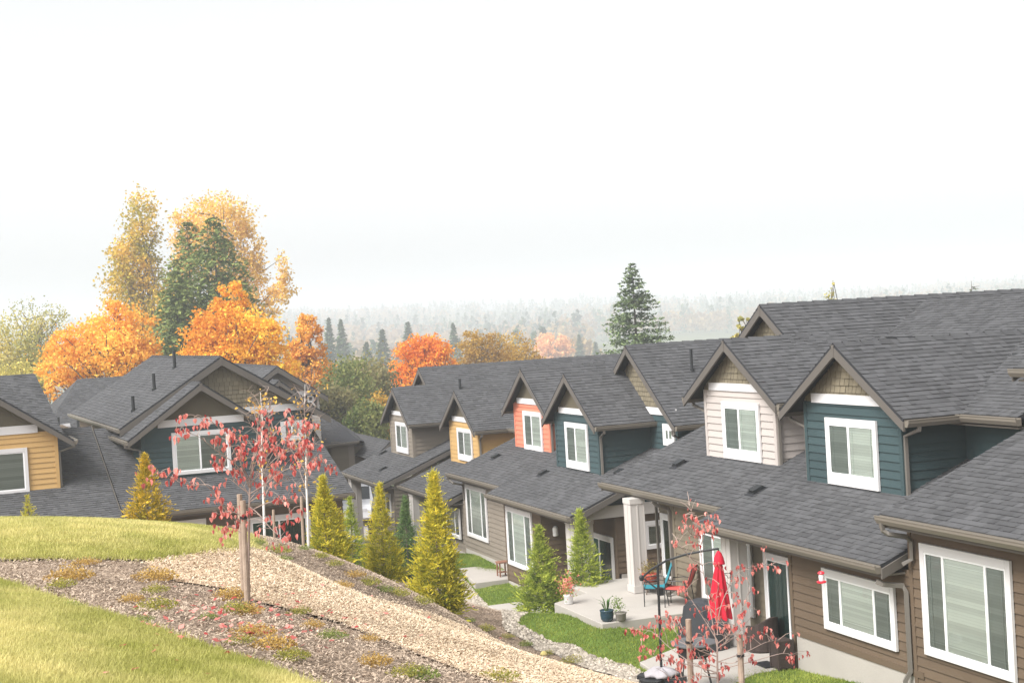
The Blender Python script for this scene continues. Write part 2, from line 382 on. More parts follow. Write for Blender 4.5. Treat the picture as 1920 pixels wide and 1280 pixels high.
# ================================================================ THE ROW OF HOUSES ON THE RIGHT
# ---- house with the big living room window, nearest on the right
h=House('row_house','nearest brown house at the right edge with a large three part window','house',(18,-15,-7),group=GH)
R=h.lowroof([(-20.69,-8.0,-13.5,-3.5)],.395,-17.2)[0]
h.front([(-20.65,-6.35),(-8.3,-6.35),(-8.3,-3.66),(-20.65,-3.66)],-14,BROWN)
h.side(-20.65,[(-14,-6.3),(-14,-3.66),(-19,-2.2),(-19,-6.3)],BROWN,False)
h.board(-20.66,-20.57,-14,-6.35,-3.68,BROWN,'corner_board')
mb=MB(); h.bx(mb,-20.62,-8.4,-14.1,-14.02,-7.3,-6.35); h.obj('foundation',mb,CONC)
h.window(-20.29,-18.07,-5.73,-3.95,-14,(.24,.52,.24),(1,0,1),grid=True,tw=.11,slat=.048)
h.pipe([(-20.56,-13.44,-3.62),(-20.56,-13.46,-3.74),(-20.5,-13.52,-3.8),(-20.46,-13.82,-3.86),(-20.48,-13.92,-3.95),(-20.5,-13.93,-4.24),(-20.58,-13.8,-4.32)])
h.front([(-20.0,-3.2),(-9,-3.2),(-9,-1.4),(-20.0,-1.4)],-16.4,KHAKI)
h.side(-20.0,[(-16.4,-3.2),(-16.4,-1.4),(-19.5,-.3),(-19.5,-3.2)],KHAKI,False)
R2=h.plane([(-20.3,-15.92,-1.3),(-9,-15.92,-1.3),(-9,-22,1.1),(-20.3,-22,1.1)],'main_roof')
h.gutter((-20.3,-15.93,-1.31),(-9,-15.93,-1.31),R2); h.rakeboard(-20.34,-15.92,-1.3,-22,1.1,R2)
mb=MB(); h.bx(mb,-20.25,-9,-16.4,-15.98,-1.52,-1.49); h.obj('soffit',mb,SOFF,R2)
mb=MB(); h.bx(mb,-20,-9,-24,-18,-7,-1.2); h.obj('back_wall',mb,BROWN)
# ---- teal and cream dormer house
h=House('row_house','brown house with a teal and a cream dormer and red umbrella patio','house',(27,-16,-7),group=GH)
ra,rb=h.lowroof([(-27.25,-20.75,-13.5,-4.33),(-33.5,-27.25,-14.08,-4.10)],.4,-17.3)
h.front([(-24.5,-6.12),(-20.66,-6.12),(-20.66,-4.45),(-24.5,-4.45)],-14,BROWN)
h.board(-24.52,-24.42,-14,-6.9,-4.47,BROWN,'corner_board')
mb=MB(); h.bx(mb,-24.4,-20.4,-14.05,-13.965,-6.17,-6.06,.5); h.obj('water_table',mb,BROWN)
mb=MB(); h.bx(mb,-24.38,-20.66,-14.12,-13.985,-7.3,-6.17); h.obj('foundation',mb,CONC)
h.side(-24.5,[(-14,-6.9),(-14,-4.45),(-14.6,-4.45),(-14.6,-6.9)],BROWN,False)
h.window(-23.30,-21.07,-5.845,-4.76,-14,(.23,.52,.25),(1,0,1),grid=True,tw=.11,slat=.05)
h.pipe([(-20.95,-13.55,-4.62),(-20.86,-13.6,-4.66),(-20.74,-13.9,-4.7),(-20.71,-13.93,-4.8),(-20.71,-13.93,-6.1),(-20.76,-13.86,-6.25),(-20.76,-13.86,-6.9)],r=.05)
h.front([(-30.62,-6.8),(-24.5,-6.8),(-24.5,-4.3),(-30.62,-4.3)],-14.58,KHAKI)
h.board(-30.64,-30.54,-14.58,-6.8,-4.32,KHAKI,'corner_board')
h.window(-29.27,-26.97,-6.36,-4.74,-14.58,(.25,.5,.25),(1,0,1),grid=True,tw=.11)
h.window(-26.46,-24.62,-6.78,-4.94,-14.58,(.5,.5),(0,1),name='sliding_door',door=True,blind=False,curtain=mat('dark_green_curtain',(.05,.09,.085),.9,.05,.2))
h.side(-30.6,[(-14.58,-6.8),(-14.58,-4.3),(-15.35,-4.1),(-15.35,-6.8)],KHAKI,False)
h.front([(-33.0,-6.6),(-30.6,-6.6),(-30.6,-3.9),(-33.0,-3.9)],-15.35,KHAKI)
h.window(-32.85,-31.0,-6.46,-4.9,-15.35,(.5,.5),(1,1),name='sliding_door',door=True,blind=False,curtain=mat('dark_grey_curtain',(.07,.08,.08),.9,.05,.2))
h.side(-33.0,[(-15.35,-6.8),(-15.35,-3.7),(-19,-2.5),(-19,-6.8)],KHAKI,False)
h.pipe([(-30.68,-14.1,-4.3),(-30.68,-14.2,-4.4),(-30.68,-14.48,-4.5),(-30.68,-14.52,-4.6),(-30.68,-14.52,-6.35),(-30.6,-14.3,-6.42)],r=.055)
h.pipe([(-33.05,-14.12,-4.28),(-33.08,-14.9,-4.42),(-33.08,-15.3,-4.5),(-33.08,-15.3,-6.4)],r=.04)
h.post(-31.72,-31.36,-14.2,-13.86,-6.46,-4.3); h.post(-26.96,-26.6,-14.22,-13.86,-6.78,-4.53)
h.dormer(-24.39,1.63,-15.4,-3.57,-.84,.62,2.14,2.14,-20.5,TEAL,(-25.21,-23.48,-3.55,-2.27),(-2.0,-1.82),ds=(1,-1),grid=True,winlay=((.45,.55),(1,0)))
h.dormer(-29.42,1.6,-15.75,-3.43,-.76,.62,2.14,2.14,-20.5,CREAM,(-30.13,-28.45,-3.42,-2.15),(-1.91,-1.74),ds=(1,-1),winlay=((.45,.55),(1,0)),grid=True)
# main upper roof behind the teal dormer, eave parallel to the row
h.front([(-22.76,-3.6),(-20.75,-3.6),(-20.75,-2.25),(-22.76,-2.25)],-16.75,TEAL)
h.board(-20.98,-20.75,-16.75,-3.6,-2.3,POSTW,'corner_board')
R2=h.plane([(-22.2,-16.28,-2.15),(-20.7,-16.28,-2.15),(-20.7,-21.4,-.15),(-25.8,-21.4,-.15)],'main_roof')
h.plane([(-29.2,-19.4,-.93),(-24.4,-19.4,-.93),(-25.8,-21.4,-.15),(-30.4,-21.4,-.15)],'main_roof')
h.gutter((-22.25,-16.29,-2.16),(-20.62,-16.29,-2.16),R2)
mb=MB(); h.bx(mb,-22.7,-20.75,-16.75,-16.33,-2.36,-2.33); h.obj('soffit',mb,SOFF,R2)
# big gable
h.front([(-33,-3.4),(-28,-3.4),(-28,-1.8),(-30.5,-.15),(-33,-1.8)],-17.3,SHAKE,'gable_shakes',None,SHK)
L,Rr=h.gable(-30.5,-.04,.66,2.95,3.0,-17.0,-29,None,'gable_roof')
h.side(-33,[(-17.3,-3.6),(-17.3,-1.75),(-29,-1.75),(-29,-3.6)],TEAL,False)
mb=MB(); h.bx(mb,-32.95,-20.8,-29,-19,-7,-2.0); h.obj('back_wall',mb,BROWN)
for u,d in((-27.9,-19.5),(-27.62,-22.4),(-27.1,-24.7)): h.stack(u,d,-.04-.66*(u+30.5),.42,Rr,.05)
for u,d in((-22.15,-14.9),(-27.05,-14.75),(-31.5,-15.2)): h.vent(u,d,-4.33+.4*(-13.5-d),.4,ra if u>-27.25 else rb)
h.stack(-23.6,-18.6,-1.3,.0,R2)
# ---- teal and coral dormer house
h=House('row_house','brown house with a coral and a small teal dormer, middle of the row','house',(42,-17,-8.3),group=GH)
ra,rb=h.lowroof([(-43.62,-36.76,-14.5,-5.34),(-49.02,-43.62,-14.94,-5.165)],.4,-18.2)
h.front([(-43.45,-8.05),(-40.3,-8.05),(-40.3,-5.5),(-43.45,-5.5)],-15,BROWN)
mb=MB(); h.bx(mb,-43.42,-40.3,-15.1,-14.985,-8.6,-8.05); h.obj('foundation',mb,CONC)
h.board(-43.47,-43.37,-15,-8.05,-5.5,BROWN,'corner_board')
h.window(-43.23,-41.0,-7.5,-5.72,-15,(.24,.52,.24),(1,0,1),grid=True)
h.side(-40.3,[(-15,-8.2),(-15,-5.4),(-16,-5),(-16,-8.2)],BROWN,True)
h.side(-43.45,[(-15,-8.2),(-15,-5.4),(-15.45,-5.3),(-15.45,-8.2)],BROWN,False)
h.front([(-40.3,-8.2),(-37.2,-8.2),(-37.2,-4.8),(-40.3,-4.8)],-16,BROWN)
h.window(-39.3,-37.4,-8.15,-6.12,-16,(.5,.5),(0,1),name='sliding_door',door=True,blind=False,curtain=mat('teal_curtain',(.05,.13,.11),.9,.05,.2))
h.side(-37.2,[(-16,-7.1),(-16,-4.8),(-23,-2.9),(-23,-7.1)],BROWN,True)
h.board(-37.3,-37.18,-16,-8.2,-4.9,BROWN,'corner_board')
mb=MB(); h.bx(mb,-37.28,-37.17,-23,-16.08,-8.4,-7.1); h.obj('foundation',mb,CONC)
h.window(16.78,17.9,-6.5,-5.74,-37.2,(1.,),(0,),axis='s',grid=True,tw=.1)
h.post(-37.9,-37.3,-15.35,-14.8,-8.25,-5.55)
mb=MB(); h.bx(mb,-37.2,-37.05,-18,-14.85,-5.52,-5.2); h.obj('porch_beam',mb,POSTW)
mb=MB(); mb.prism([h.P(-37.1,-14.9,-5.2),h.P(-37.1,-18,-5.2),h.P(-37.1,-18,-4.0)],h.U*-.05); h.obj('porch_gable_panel',mb,TEAL)
mb=MB(); mb.lathe(h.P(-40.27,-15.4,-6.35),[(.07,0),(.08,.02),(.08,.24),(.03,.28)],10); h.obj('wall_lamp',mb,mat('frosted_lamp_glass',(.7,.7,.68),.4,.4))
h.front([(-49.02,-7.8),(-43.45,-7.8),(-43.45,-5.3),(-49.02,-5.3)],-15.45,GREYS)
h.board(-43.58,-43.45,-15.45,-7.8,-5.3,KHAKI,'corner_board')
mb=MB(); h.bx(mb,-49,-43.45,-15.55,-15.43,-8.6,-7.8); h.obj('foundation',mb,CONC)
h.window(-48.61,-46.43,-7.31,-5.55,-15.45,(.22,.56,.22),(1,0,1),grid=True)
h.pipe([(-48.93,-14.88,-5.3),(-48.93,-14.95,-5.4),(-48.7,-15.0,-5.5),(-48.72,-15.36,-5.6),(-48.72,-15.38,-6.1)],r=.045)
h.pipe([(-43.66,-14.5,-5.5),(-43.66,-14.9,-5.6),(-43.55,-15.3,-5.7),(-43.55,-15.38,-8.1)],r=.04)
h.dormer(-40.65,1.65,-16.39,-4.58,-1.73,.70,2.05,2.05,-18.0,TEAL,(-41.43,-39.71,-4.53,-3.18),(-2.93,-2.76),ds=(1,),winlay=((.45,.55),(1,0)))
h.dormer(-46.02,1.62,-17.0,-4.34,-1.68,.69,2.08,2.08,-22.5,ORANGE,(-46.7,-45.0,-4.44,-3.1),(-2.87,-2.69),ds=(1,),winlay=((.45,.55),(1,0)))
W=h.front([(-42.1,-5),(-37.2,-5),(-37.2,-2.95),(-42.1,-2.95)],-18,TEAL)
W2=h.front([(-42.1,-2.97),(-37.2,-2.97),(-37.2,-2.9),(-39.65,-1.1),(-42.1,-2.9)],-18,SHAKE,'gable_shakes',None,SHK)
h.board(-42.1,-37.2,-18,-2.97,-2.77,WHITE,'belly_band',None,.045)
h.board(-37.28,-37.17,-18,-5,-3.0,TEAL,'corner_board')
h.window(-38.05,-37.34,-3.8,-3.2,-18,(.5,.5),(0,0),tw=.13,sill=.02,blind=False)
h.gable(-39.65,-1.0,.74,2.95,2.95,-17.65,-30,None,'gable_roof')
h.side(-37.2,[(-18,-5.4),(-18,-3.0),(-30,-3.0),(-30,-5.4)],TEAL,True)
h.pipe([(-36.72,-17.6,-3.3),(-36.72,-17.6,-3.42),(-37.12,-17.95,-3.55),(-37.12,-17.95,-4.6)],r=.042)
R2=h.plane([(-49.3,-18.2,-3.1),(-41,-18.2,-3.1),(-41,-22.5,-1.5),(-49.3,-22.5,-1.5)],'main_roof')
h.gutter((-49.3,-18.2,-3.1),(-48.0,-18.2,-3.1),R2)
mb=MB(); h.bx(mb,-48.9,-37.25,-30,-18.8,-8,-3.2); h.obj('back_wall',mb,GREYS)
h.front([(-49,-5),(-44,-5),(-44,-3.2),(-49,-3.2)],-18.5,GREYS)
h.stack(-38.55,-19.2,-1.0-.74*1.1,.62,W,.04)
for u,d in((-47.6,-16.2),(-42.4,-15.9),(-38.2,-16.6)): h.vent(u,d,-5.34+.4*(-14.5-d),.4,ra if u>-43.6 else rb)
# ---- ochre and grey dormer house
h=House('row_house','farthest house of the row with an ochre and a taupe dormer','house',(55,-17,-9),group=GH)
rb,=h.lowroof([(-55.35,-49.2,-14.9,-6.13)],.4,-18.5)
ra,=h.lowroof([(-62.05,-55.5,-14.22,-6.07)],.4,-18.5)
h.dormer(-53.1,1.7,-16.9,-5.33,-2.58,.67,2.1,2.1,-22,OCHRE,(-53.79,-52.05,-5.2,-4.0),(-3.77,-3.59),ds=(1,))
h.dormer(-58.95,1.65,-16.1,-5.32,-2.56,.67,2.1,2.1,-21,GREYS,(-59.64,-57.88,-5.21,-3.98),(-3.71,-3.55),ds=())
h.gable(-60.1,-1.86,.68,3.0,3.0,-17.3,-27.5,None,'gable_roof')
h.front([(-62.6,-5),(-57.6,-5),(-57.6,-3.6),(-60.1,-2.0),(-62.6,-3.6)],-17.6,SHAKE,'gable_shakes',None,SHK)
R2=h.plane([(-57,-17.96,-3.98),(-49.6,-17.96,-3.98),(-49.6,-23,-2.0),(-57,-23,-2.0)],'main_roof')
h.gutter((-52,-17.96,-3.98),(-49.6,-17.96,-3.98),R2)
h.front([(-52,-6),(-49.3,-6),(-49.3,-4.1),(-52,-4.1)],-18.3,OCHRE)
h.front([(-52.0,-8.9),(-49.0,-8.9),(-49.0,-6.2),(-52.0,-6.2)],-15.5,GREYS)
h.window(-51.5,-49.43,-7.56,-6.5,-15.45,(.24,.52,.24),(1,0,1))
mb=MB(); h.bx(mb,-52,-49.0,-15.6,-15.42,-9.3,-8.0); h.obj('foundation',mb,CONC)
h.front([(-55.4,-9),(-52,-9),(-52,-6.2),(-55.4,-6.2)],-17.2,BROWN)
h.post(-54.2,-53.7,-15.4,-14.95,-9,-6.3)
h.front([(-58.2,-9),(-55.6,-9),(-55.6,-6.2),(-58.2,-6.2)],-14.75,GREYS)
h.side(-55.6,[(-14.75,-9),(-14.75,-6.1),(-18.5,-4.8),(-18.5,-9)],GREYS,True)
h.window(-57.4,-56.0,-7.4,-6.5,-14.75,(.5,.5),(1,1))
h.post(-61.6,-61.1,-14.8,-14.4,-9.3,-6.25)
h.front([(-62,-9),(-58.2,-9),(-58.2,-5.5),(-62,-5.5)],-17.3,GREYS)
mb=MB(); h.bx(mb,-61.9,-49.2,-27,-18.8,-9,-4.2); h.obj('back_wall',mb,GREYS)
h.vent(-58.1,-15.0,-6.07+.4*.78,.4,ra); h.vent(-61.4,-15.9,-6.07+.4*1.68,.4,ra)
for d in(-18.6,-23): h.stack(-58.6,d,-1.86-.68*1.5,.5,R2,.05)
# ================================================================ HOUSES ON THE LEFT
ROT=math.radians(3)
h=House('left_house','teal gabled house with brown shake gable behind the red leaved sapling','house',(46.5,-6.4,-8),'L',ROT,group='houses beyond the lawn')
lo,=h.lowroof([(3.62,10.53,-44.57,-5.05)],.4,-50.2)
h.front([(3.85,-8.2),(10.3,-8.2),(10.3,-5.2),(3.85,-5.2)],-45.15,BROWN)
h.side(3.85,[(-45.15,-8.2),(-45.15,-5.2),(-50,-3.2),(-50,-8.2)],BROWN,False); h.side(10.3,[(-45.15,-8.2),(-45.15,-5.2),(-50,-3.2),(-50,-8.2)],BROWN,True)
h.window(4.55,6.07,-6.6,-5.42,-45.15,(.5,.5),(0,0),blind=False,grid=True)
h.window(7.3,9.25,-7.6,-5.55,-45.15,(.5,.5),(0,1),name='sliding_door',door=True,blind=False,curtain=mat('green_door_curtain',(.03,.09,.06),.9,.05,.4),tw=.13)
h.dormer(6.37,1.82,-46.5,-4.28,-1.42,.70,2.28,2.28,-50,TEAL,(5.44,7.22,-4.19,-2.9),(-2.72,-2.5),over=.35,ds=(-1,),winlay=((.47,.53),(0,1)),gut=(1,0),sill=.0)
h.front([(8.1,-4.3),(10.2,-4.3),(10.2,-2.5),(8.1,-2.5)],-48,TEAL)
h.front([(4.3,-2.56),(10.5,-2.56),(7.36,-.78)],-48,SHAKE,'gable_shakes',None,SHK)
h.board(8.0,10.1,-48,-2.58,-2.36,WHITE,'belly_band',None,.045)
h.window(9.2,9.92,-3.55,-2.92,-48,(.5,.5),(0,0),tw=.12,blind=False)
L,Rr=h.gable(7.36,-.69,.62,3.27,3.45,-47.7,-61,None,'gable_roof',gut=(1,0),bh=.25)
h.side(10.25,[(-48,-5),(-48,-2.5),(-60,-2.5),(-60,-5)],TEAL,True)
mb=MB(); h.bx(mb,4.3,10.2,-60,-49,-8.2,-2.65); h.obj('back_wall',mb,BROWN)
for u,d,hh in((5.72,-50.8,.55),(4.78,-49.3,.5),(6.75,-52.6,.6)): h.stack(u,d,-.69-.62*(7.36-u),hh,L,.055)
# ochre unit at the left edge
h=House('left_house','ochre gabled house cut by the left edge of the photo','house',(46.2,0,-8),'L',ROT,group='houses beyond the lawn')
lo,=h.lowroof([(-7,3.56,-44.1,-5.08)],.4,-50.0)
mb=MB(); mb.prism([h.P(3.565,-44.1,-5.06),h.P(3.585,-44.1,-5.06),h.P(3.585,-50,-2.70),h.P(3.565,-50,-2.70)],(0,0,.02),.5); h.obj('edge_flashing',mb,RAKE,lo)
h.front([(-6.8,-8.2),(3.5,-8.2),(3.5,-5.2),(-6.8,-5.2)],-44.7,BROWN)
h.dormer(.2,1.9,-46.2,-4.32,-1.2,.696,2.36,2.36,-48.2,OCHRE,(-.85,1.25,-4.29,-2.97),(-2.56,-2.32),over=.35,ds=(1,),winlay=((.5,.5),(1,1)),gut=(1,1),sill=0)
R2=h.plane([(-7,-46.85,-2.75),(2.4,-46.85,-2.75),(2.06,-51.5,-.92),(-7,-51.5,-.92)],'main_roof')
h.plane([(-7,-51.5,-.92),(2.06,-51.5,-.92),(2.4,-56,-2.75),(-7,-56,-2.75)],'main_roof')
h.side(2.1,[(-46.9,-4.5),(-46.9,-2.8),(-51.5,-1.0),(-56,-2.8),(-56,-4.5)],SHAKE,True,style=SHK)
mb=MB(); h.bx(mb,-6.5,3.3,-56,-49.5,-8.2,-2.9); h.obj('back_wall',mb,BROWN)
# ---- hip roofed house further back on the left
def roofpoly(name,pts,parent,off,hint=(0,0,1),th=.08):
    mb=MB(); tiles(mb,pts,hint,under=False,**ROOF); o=mb.build(name,SHINGLE,parent,off)
    n=Vector((0,0,0)); W=[Vector(p) for p in pts]
    for i in range(len(W)): n+=W[i].cross(W[(i+1)%len(W)])
    n.normalize(); n=n if n.z>0 else -n
    m2=MB(); m2.prism([p+n*.001 for p in W],-n*th); m2.build('roof_deck',SHEDGE,o,(0,0,0) if off is None else off); return o
a=at(146,706,78); b=at(300,706,78-.0); zt=(a.z+b.z)/2
E_=empty('hip_roof_house',(a.x,a.y,-9),0,'large plain grey hip roof behind the ochre house, with pipes and vents','house','houses beyond the lawn')
dn=Vector((-1,0,0)); yl=a.y; yr=b.y-3
fr=[(a.x,yl,zt),(a.x,yr,zt),(a.x-9,yr-2,zt-3.4),(a.x-9,yl+3.2,zt-3.4)]
rp=roofpoly('roof',fr,E_,(a.x,a.y,-9))
roofpoly('roof',[(a.x,yl,zt),(a.x-9,yl+3.2,zt-3.4),(a.x+9,yl+3.2,zt-3.4)],E_,(a.x,a.y,-9))
roofpoly('roof',[(a.x,yl,zt),(a.x,yr,zt),(a.x+9,yr-2,zt-3.4),(a.x+9,yl+3.2,zt-3.4)],E_,(a.x,a.y,-9))
mb=MB(); mb.box((a.x-8.6,yl+2.8,-9),(a.x+8.6,yr-1.6,zt-3.45)); mb.build('wall',GREYS,E_,(a.x,a.y,-9))
for px,py,hh in((143,742,.8),(214,736,.7),(107,744,.6)):
    q=at(px,py,72); zz=zt-3.4*(a.x-q.x)/9; mb=MB(); mb.tube([(q.x,q.y,zz-.1),(q.x,q.y,zz+hh)],.06,8); mb.build('vent_pipe',BLACK,rp,(a.x,a.y,-9))
for px,py in((118,742),(195,738),(169,760)):
    q=at(px,py,72); zz=zt-3.4*(a.x-q.x)/9; mb=MB(); mb.prism([(q.x-.2,q.y-.25,zz-.02),(q.x+.2,q.y-.25,zz+.1),(q.x+.2,q.y+.25,zz+.1),(q.x-.2,q.y+.25,zz-.02)],(0,0,.2)); mb.build('roof_vent',LEAD,rp,(a.x,a.y,-9))
# ---- house with the letter sign
apx=at(517,686,66); X=apx.x
h=House('lettered_house','house with a black letter R sign on its white wall behind the teal house','house',(X,apx.y,-9),'L',0,group='houses beyond the lawn')
u0=-apx.y; z0=apx.z
def uz(px,py): 
    q=at(px,py,66); k=X/q.x; return -q.y*k,q.z*k
tr=uz(612,751)
p_=(z0-tr[1]-.2)/(tr[0]-u0)
h.gable(u0,z0,p_,tr[0]-u0,tr[0]-u0,-X+.4,-X-12,None,'roof',gut=(0,0),bh=.25)
hw=uz(598,748)[0]-u0; zb=uz(575,738)[1]; ze=z0-p_*hw-.1
h.front([(u0-hw,zb-4),(u0+hw,zb-4),(u0+hw,zb+.05),(u0-hw,zb+.05)],-X,POSTW)
h.front([(u0-hw,zb),(u0+hw,zb),(u0+hw,max(ze,zb+.02)),(u0,z0-.12),(u0-hw,max(ze,zb+.02))],-X-.01,GREYS,'gable_panel',None,SIDE)
h.board(u0-hw,u0+hw,-X,zb-.1,zb+.14,WHITE,'belly_band',None,.05)
h.side(u0+hw,[(-X,zb-4),(-X,max(ze,zb)),(-X-12,max(ze,zb)),(-X-12,zb-4)],POSTW,True)
a2=uz(507,711); b2=uz(553,742); p2=(a2[1]-b2[1])/(b2[0]-a2[0])
h.gable(a2[0],a2[1],p2,b2[0]-a2[0],b2[0]-a2[0],-X+2.0,-X,None,'porch_roof',gut=(0,0),bh=.2)
wq=b2[0]-a2[0]-.25; h.front([(a2[0]-wq,a2[1]-wq*p2-.12),(a2[0]+wq,a2[1]-wq*p2-.12),(a2[0],a2[1]-.15)],-X+1.7,GREYS,'gable_panel')
sg=uz(585,752)
bd=h.board(sg[0]-.28,sg[0]+.2,-X+.012,sg[1]-.36,sg[1]+.3,BLACK,'letter_sign',None,.05)
fc=bpy.data.curves.new('letter','FONT'); fc.body='R'; fc.size=.78; fc.align_x='CENTER'; fc.align_y='CENTER'; fc.extrude=.01
fo=bpy.data.objects.new('letter',fc); COL.objects.link(fo); fo.data.materials.append(WHITE); fo.parent=bd
fm=bpy.data.meshes.new_from_object(fo); bpy.data.objects.remove(fo); fo=bpy.data.objects.new('letter',fm); COL.objects.link(fo); fo.parent=bd
fo.matrix_basis=Matrix(((0,0,-1,-.075),(-1,0,0,-(sg[0]-.04)+u0),(0,1,0,sg[1]-.03+9),(0,0,0,1)))
mb=MB(); h.bx(mb,u0-hw,u0+hw-.1,-X-12,-X-.1,-10,zb-.2); h.obj('back_wall',mb,GREYS)
# ---- small low house between the rows
X=at(650,830,76).x
h=House('low_house','small grey roofed house low between the two rows of houses','house',(X,at(650,830,76).y,-10),'L',0,group='houses beyond the lawn')
def uz(px,py,D=76): 
    q=at(px,py,D); k=X/q.x; return -q.y*k,q.z*k
rl=uz(628,796,80); rr=uz(668,791,80); el=uz(600,826); er=uz(655,818)
h.plane([(el[0]-1,-X+2,el[1]-.1),(er[0],-X+2,er[1]-.1),(rr[0],-X-6,rr[1]),(rl[0]-1.2,-X-6,rl[1])],'roof')
h.gutter((el[0]-1,-X+2,el[1]-.1),(er[0],-X+2,er[1]-.1),h.root)
hp=uz(720,834,80)
h.plane([(rr[0],-X-6,rr[1]),(er[0],-X+2,er[1]-.1),(hp[0],-X-3,hp[1])],'roof')
wl=uz(606,826); wr=uz(648,822)
h.front([(wl[0],-10),(wr[0],-10),(wr[0],wr[1]),(wl[0],wr[1])],-X+1.7,KHAKI)
h.side(wr[0],[(-X+1.7,-10),(-X+1.7,wr[1]),(-X-6,wr[1]),(-X-6,-10)],KHAKI,True)
h.board(wr[0]-.3,wr[0],-X+1.7,-10,wr[1],GREYS,'corner_board')
ga=uz(694,818,74); gl=uz(660,852,74)
pg=(ga[1]-gl[1])/(ga[0]-gl[0])
h.gable(ga[0],ga[1],pg,ga[0]-gl[0],ga[0]-gl[0],-X+4,-X-4,None,'porch_roof',gut=(0,0),bh=.3)
h.front([(gl[0]+.2,gl[1]-.2),(2*ga[0]-gl[0]-.2,gl[1]-.2),(ga[0],ga[1]-.2)],-X+3.7,GREYS,'gable_panel')
h.board(gl[0]+.5,2*ga[0]-gl[0]-.5,-X+3.7,gl[1]-.3,gl[1]-.02,WHITE,'belly_band',None,.05)
mb=MB(); h.bx(mb,wl[0],2*ga[0]-gl[0]-.4,-X-5,-X+.5,-10,wr[1]-.4); h.obj('back_wall',mb,KHAKI)
for k in(0,1,2): 
    u=gl[0]+.7+k*1.1; h.post(u,u+.25,-X+3.3,-X+3.55,-10,gl[1]-.3)
# ================================================================ TERRAIN
exec_cp=np.array([(0,0,-1.65),(5,0,-1.85),(5,-3,-2.25),(0,-4,-2.4),(0,4,-1.3),(10,4,-1.8),(20,5,-2.2),(28,5,-3.0),(9.52,-.02,-2.01),(10.39,-2.02,-2.47),(15.86,-.09,-2.34),(12.77,-1.31,-2.38),(19.03,-.13,-2.53),(20.1,-3.02,-2.87),(15.5,-2.49,-2.83),(25.37,-.21,-2.76),(24.8,-1.81,-2.89),(22.12,-3.34,-3.0),(25.8,-4.9,-3.68),(29.56,-6.24,-4.52),(22.66,-4.76,-3.79),(21.63,-6.12,-4.6),(22.97,-8.26,-5.72),(18.05,-8.69,-5.2),(26.83,-7.9,-5.32),(30.09,-7.68,-5.24),(32.83,-8.92,-5.9),(28.66,-2.86,-3.6),(22.5,-10.6,-6.8),(28.7,-11.6,-6.6),(30,-11.65,-6.62),(28.3,-12.4,-6.66),(31.3,-11.6,-6.66),(28.6,-12.9,-6.74),(27.6,-11.9,-6.83),(26.3,-11.4,-6.88),(24.3,-11.2,-6.9),(27.4,-10.9,-7.0),(29.4,-11.0,-7.0),(32.3,-12.2,-7.1),(34.2,-12.5,-7.75),(36.7,-12.6,-8.25),(41.7,-12.8,-8.35),(48,-13.5,-8.4),(55,-13,-8.9),(62,-13,-9.2),(24,-12.7,-6.8),(22,-12.8,-6.6),(20,-13,-6.45),(16,-13,-6.3),(24,-15,-6.85),(30,-15,-6.8),(33,-15,-7.4),(37,-15,-8.3),(45,-16,-8.0),(48,-15.2,-7.95),(50,-16.5,-8.0),(44.9,-13.9,-8.12),(41,-14.9,-8.3),(60,-16,-8.9),(10,-8,-4.6),(14,-10.5,-6.0),(5,-8,-4.2),(0,-8,-4),(34,0,-5.2),(34,-4,-5.6),(38,0,-7),(38,-5,-7.2),(38,-9,-7.6),(44,3,-7.6),(44,-8,-8.1),(44,-11,-8.3),(52,-8,-8.6),(52,-11,-8.8),(60,0,-8.5),(60,-9,-9.2),(30,8,-3.6),(40,10,-7),(66,-14,-9.4),(66,4,-9),(24,-20,-7),(40,-22,-8.3),(60,-24,-9)],float)
def _tps(r2): return np.where(r2>0,r2*np.log(r2+1e-12)*.5,0)
def _fit(cp,lam=.12):
    n=len(cp); d=((cp[:,None,:2]-cp[None,:,:2])**2).sum(-1); K=_tps(d)+lam*np.eye(n); Pm=np.c_[np.ones(n),cp[:,:2]]
    return np.linalg.solve(np.block([[K,Pm],[Pm.T,np.zeros((3,3))]]),np.r_[cp[:,2],0,0,0])
_W=_fit(exec_cp)
def hgt(x,y):
    x=np.asarray(x,float); y=np.asarray(y,float)
    z=np.full(x.shape,_W[-3])+_W[-2]*x+_W[-1]*y
    for i in range(len(exec_cp)):
        z+=_tps((x-exec_cp[i,0])**2+(y-exec_cp[i,1])**2)*_W[i]
    return z
def vnoise(x,y,sc,seed):
    "cheap smooth value noise"
    r=np.random.default_rng(seed).random((64,64)); u=x*sc+100; v=y*sc+100; i=np.floor(u).astype(int); j=np.floor(v).astype(int); a=u-i; b=v-j
    a=a*a*(3-2*a); b=b*b*(3-2*b); g=lambda p,q:r[p%64,q%64]
    return (g(i,j)*(1-a)+g(i+1,j)*a)*(1-b)+(g(i,j+1)*(1-a)+g(i+1,j+1)*a)*b
SOIL=mat('dark_bark_mulch',(.26,.195,.145),.95,.05,.5,9,.5,bump=.8,bscale=40)
LAWNM=mat('lawn_turf',(.34,.32,.085),.95,.05,.3,.8,.35,bump=.5,bscale=50)
CHIPM=mat('wood_chip_bed',(.56,.41,.28),.95,.05,.5,7,.35,bump=.8,bscale=45)
GRAVM=mat('gravel_bed',(.36,.325,.28),.95,.05,.5,12,.4,bump=.9,bscale=35)
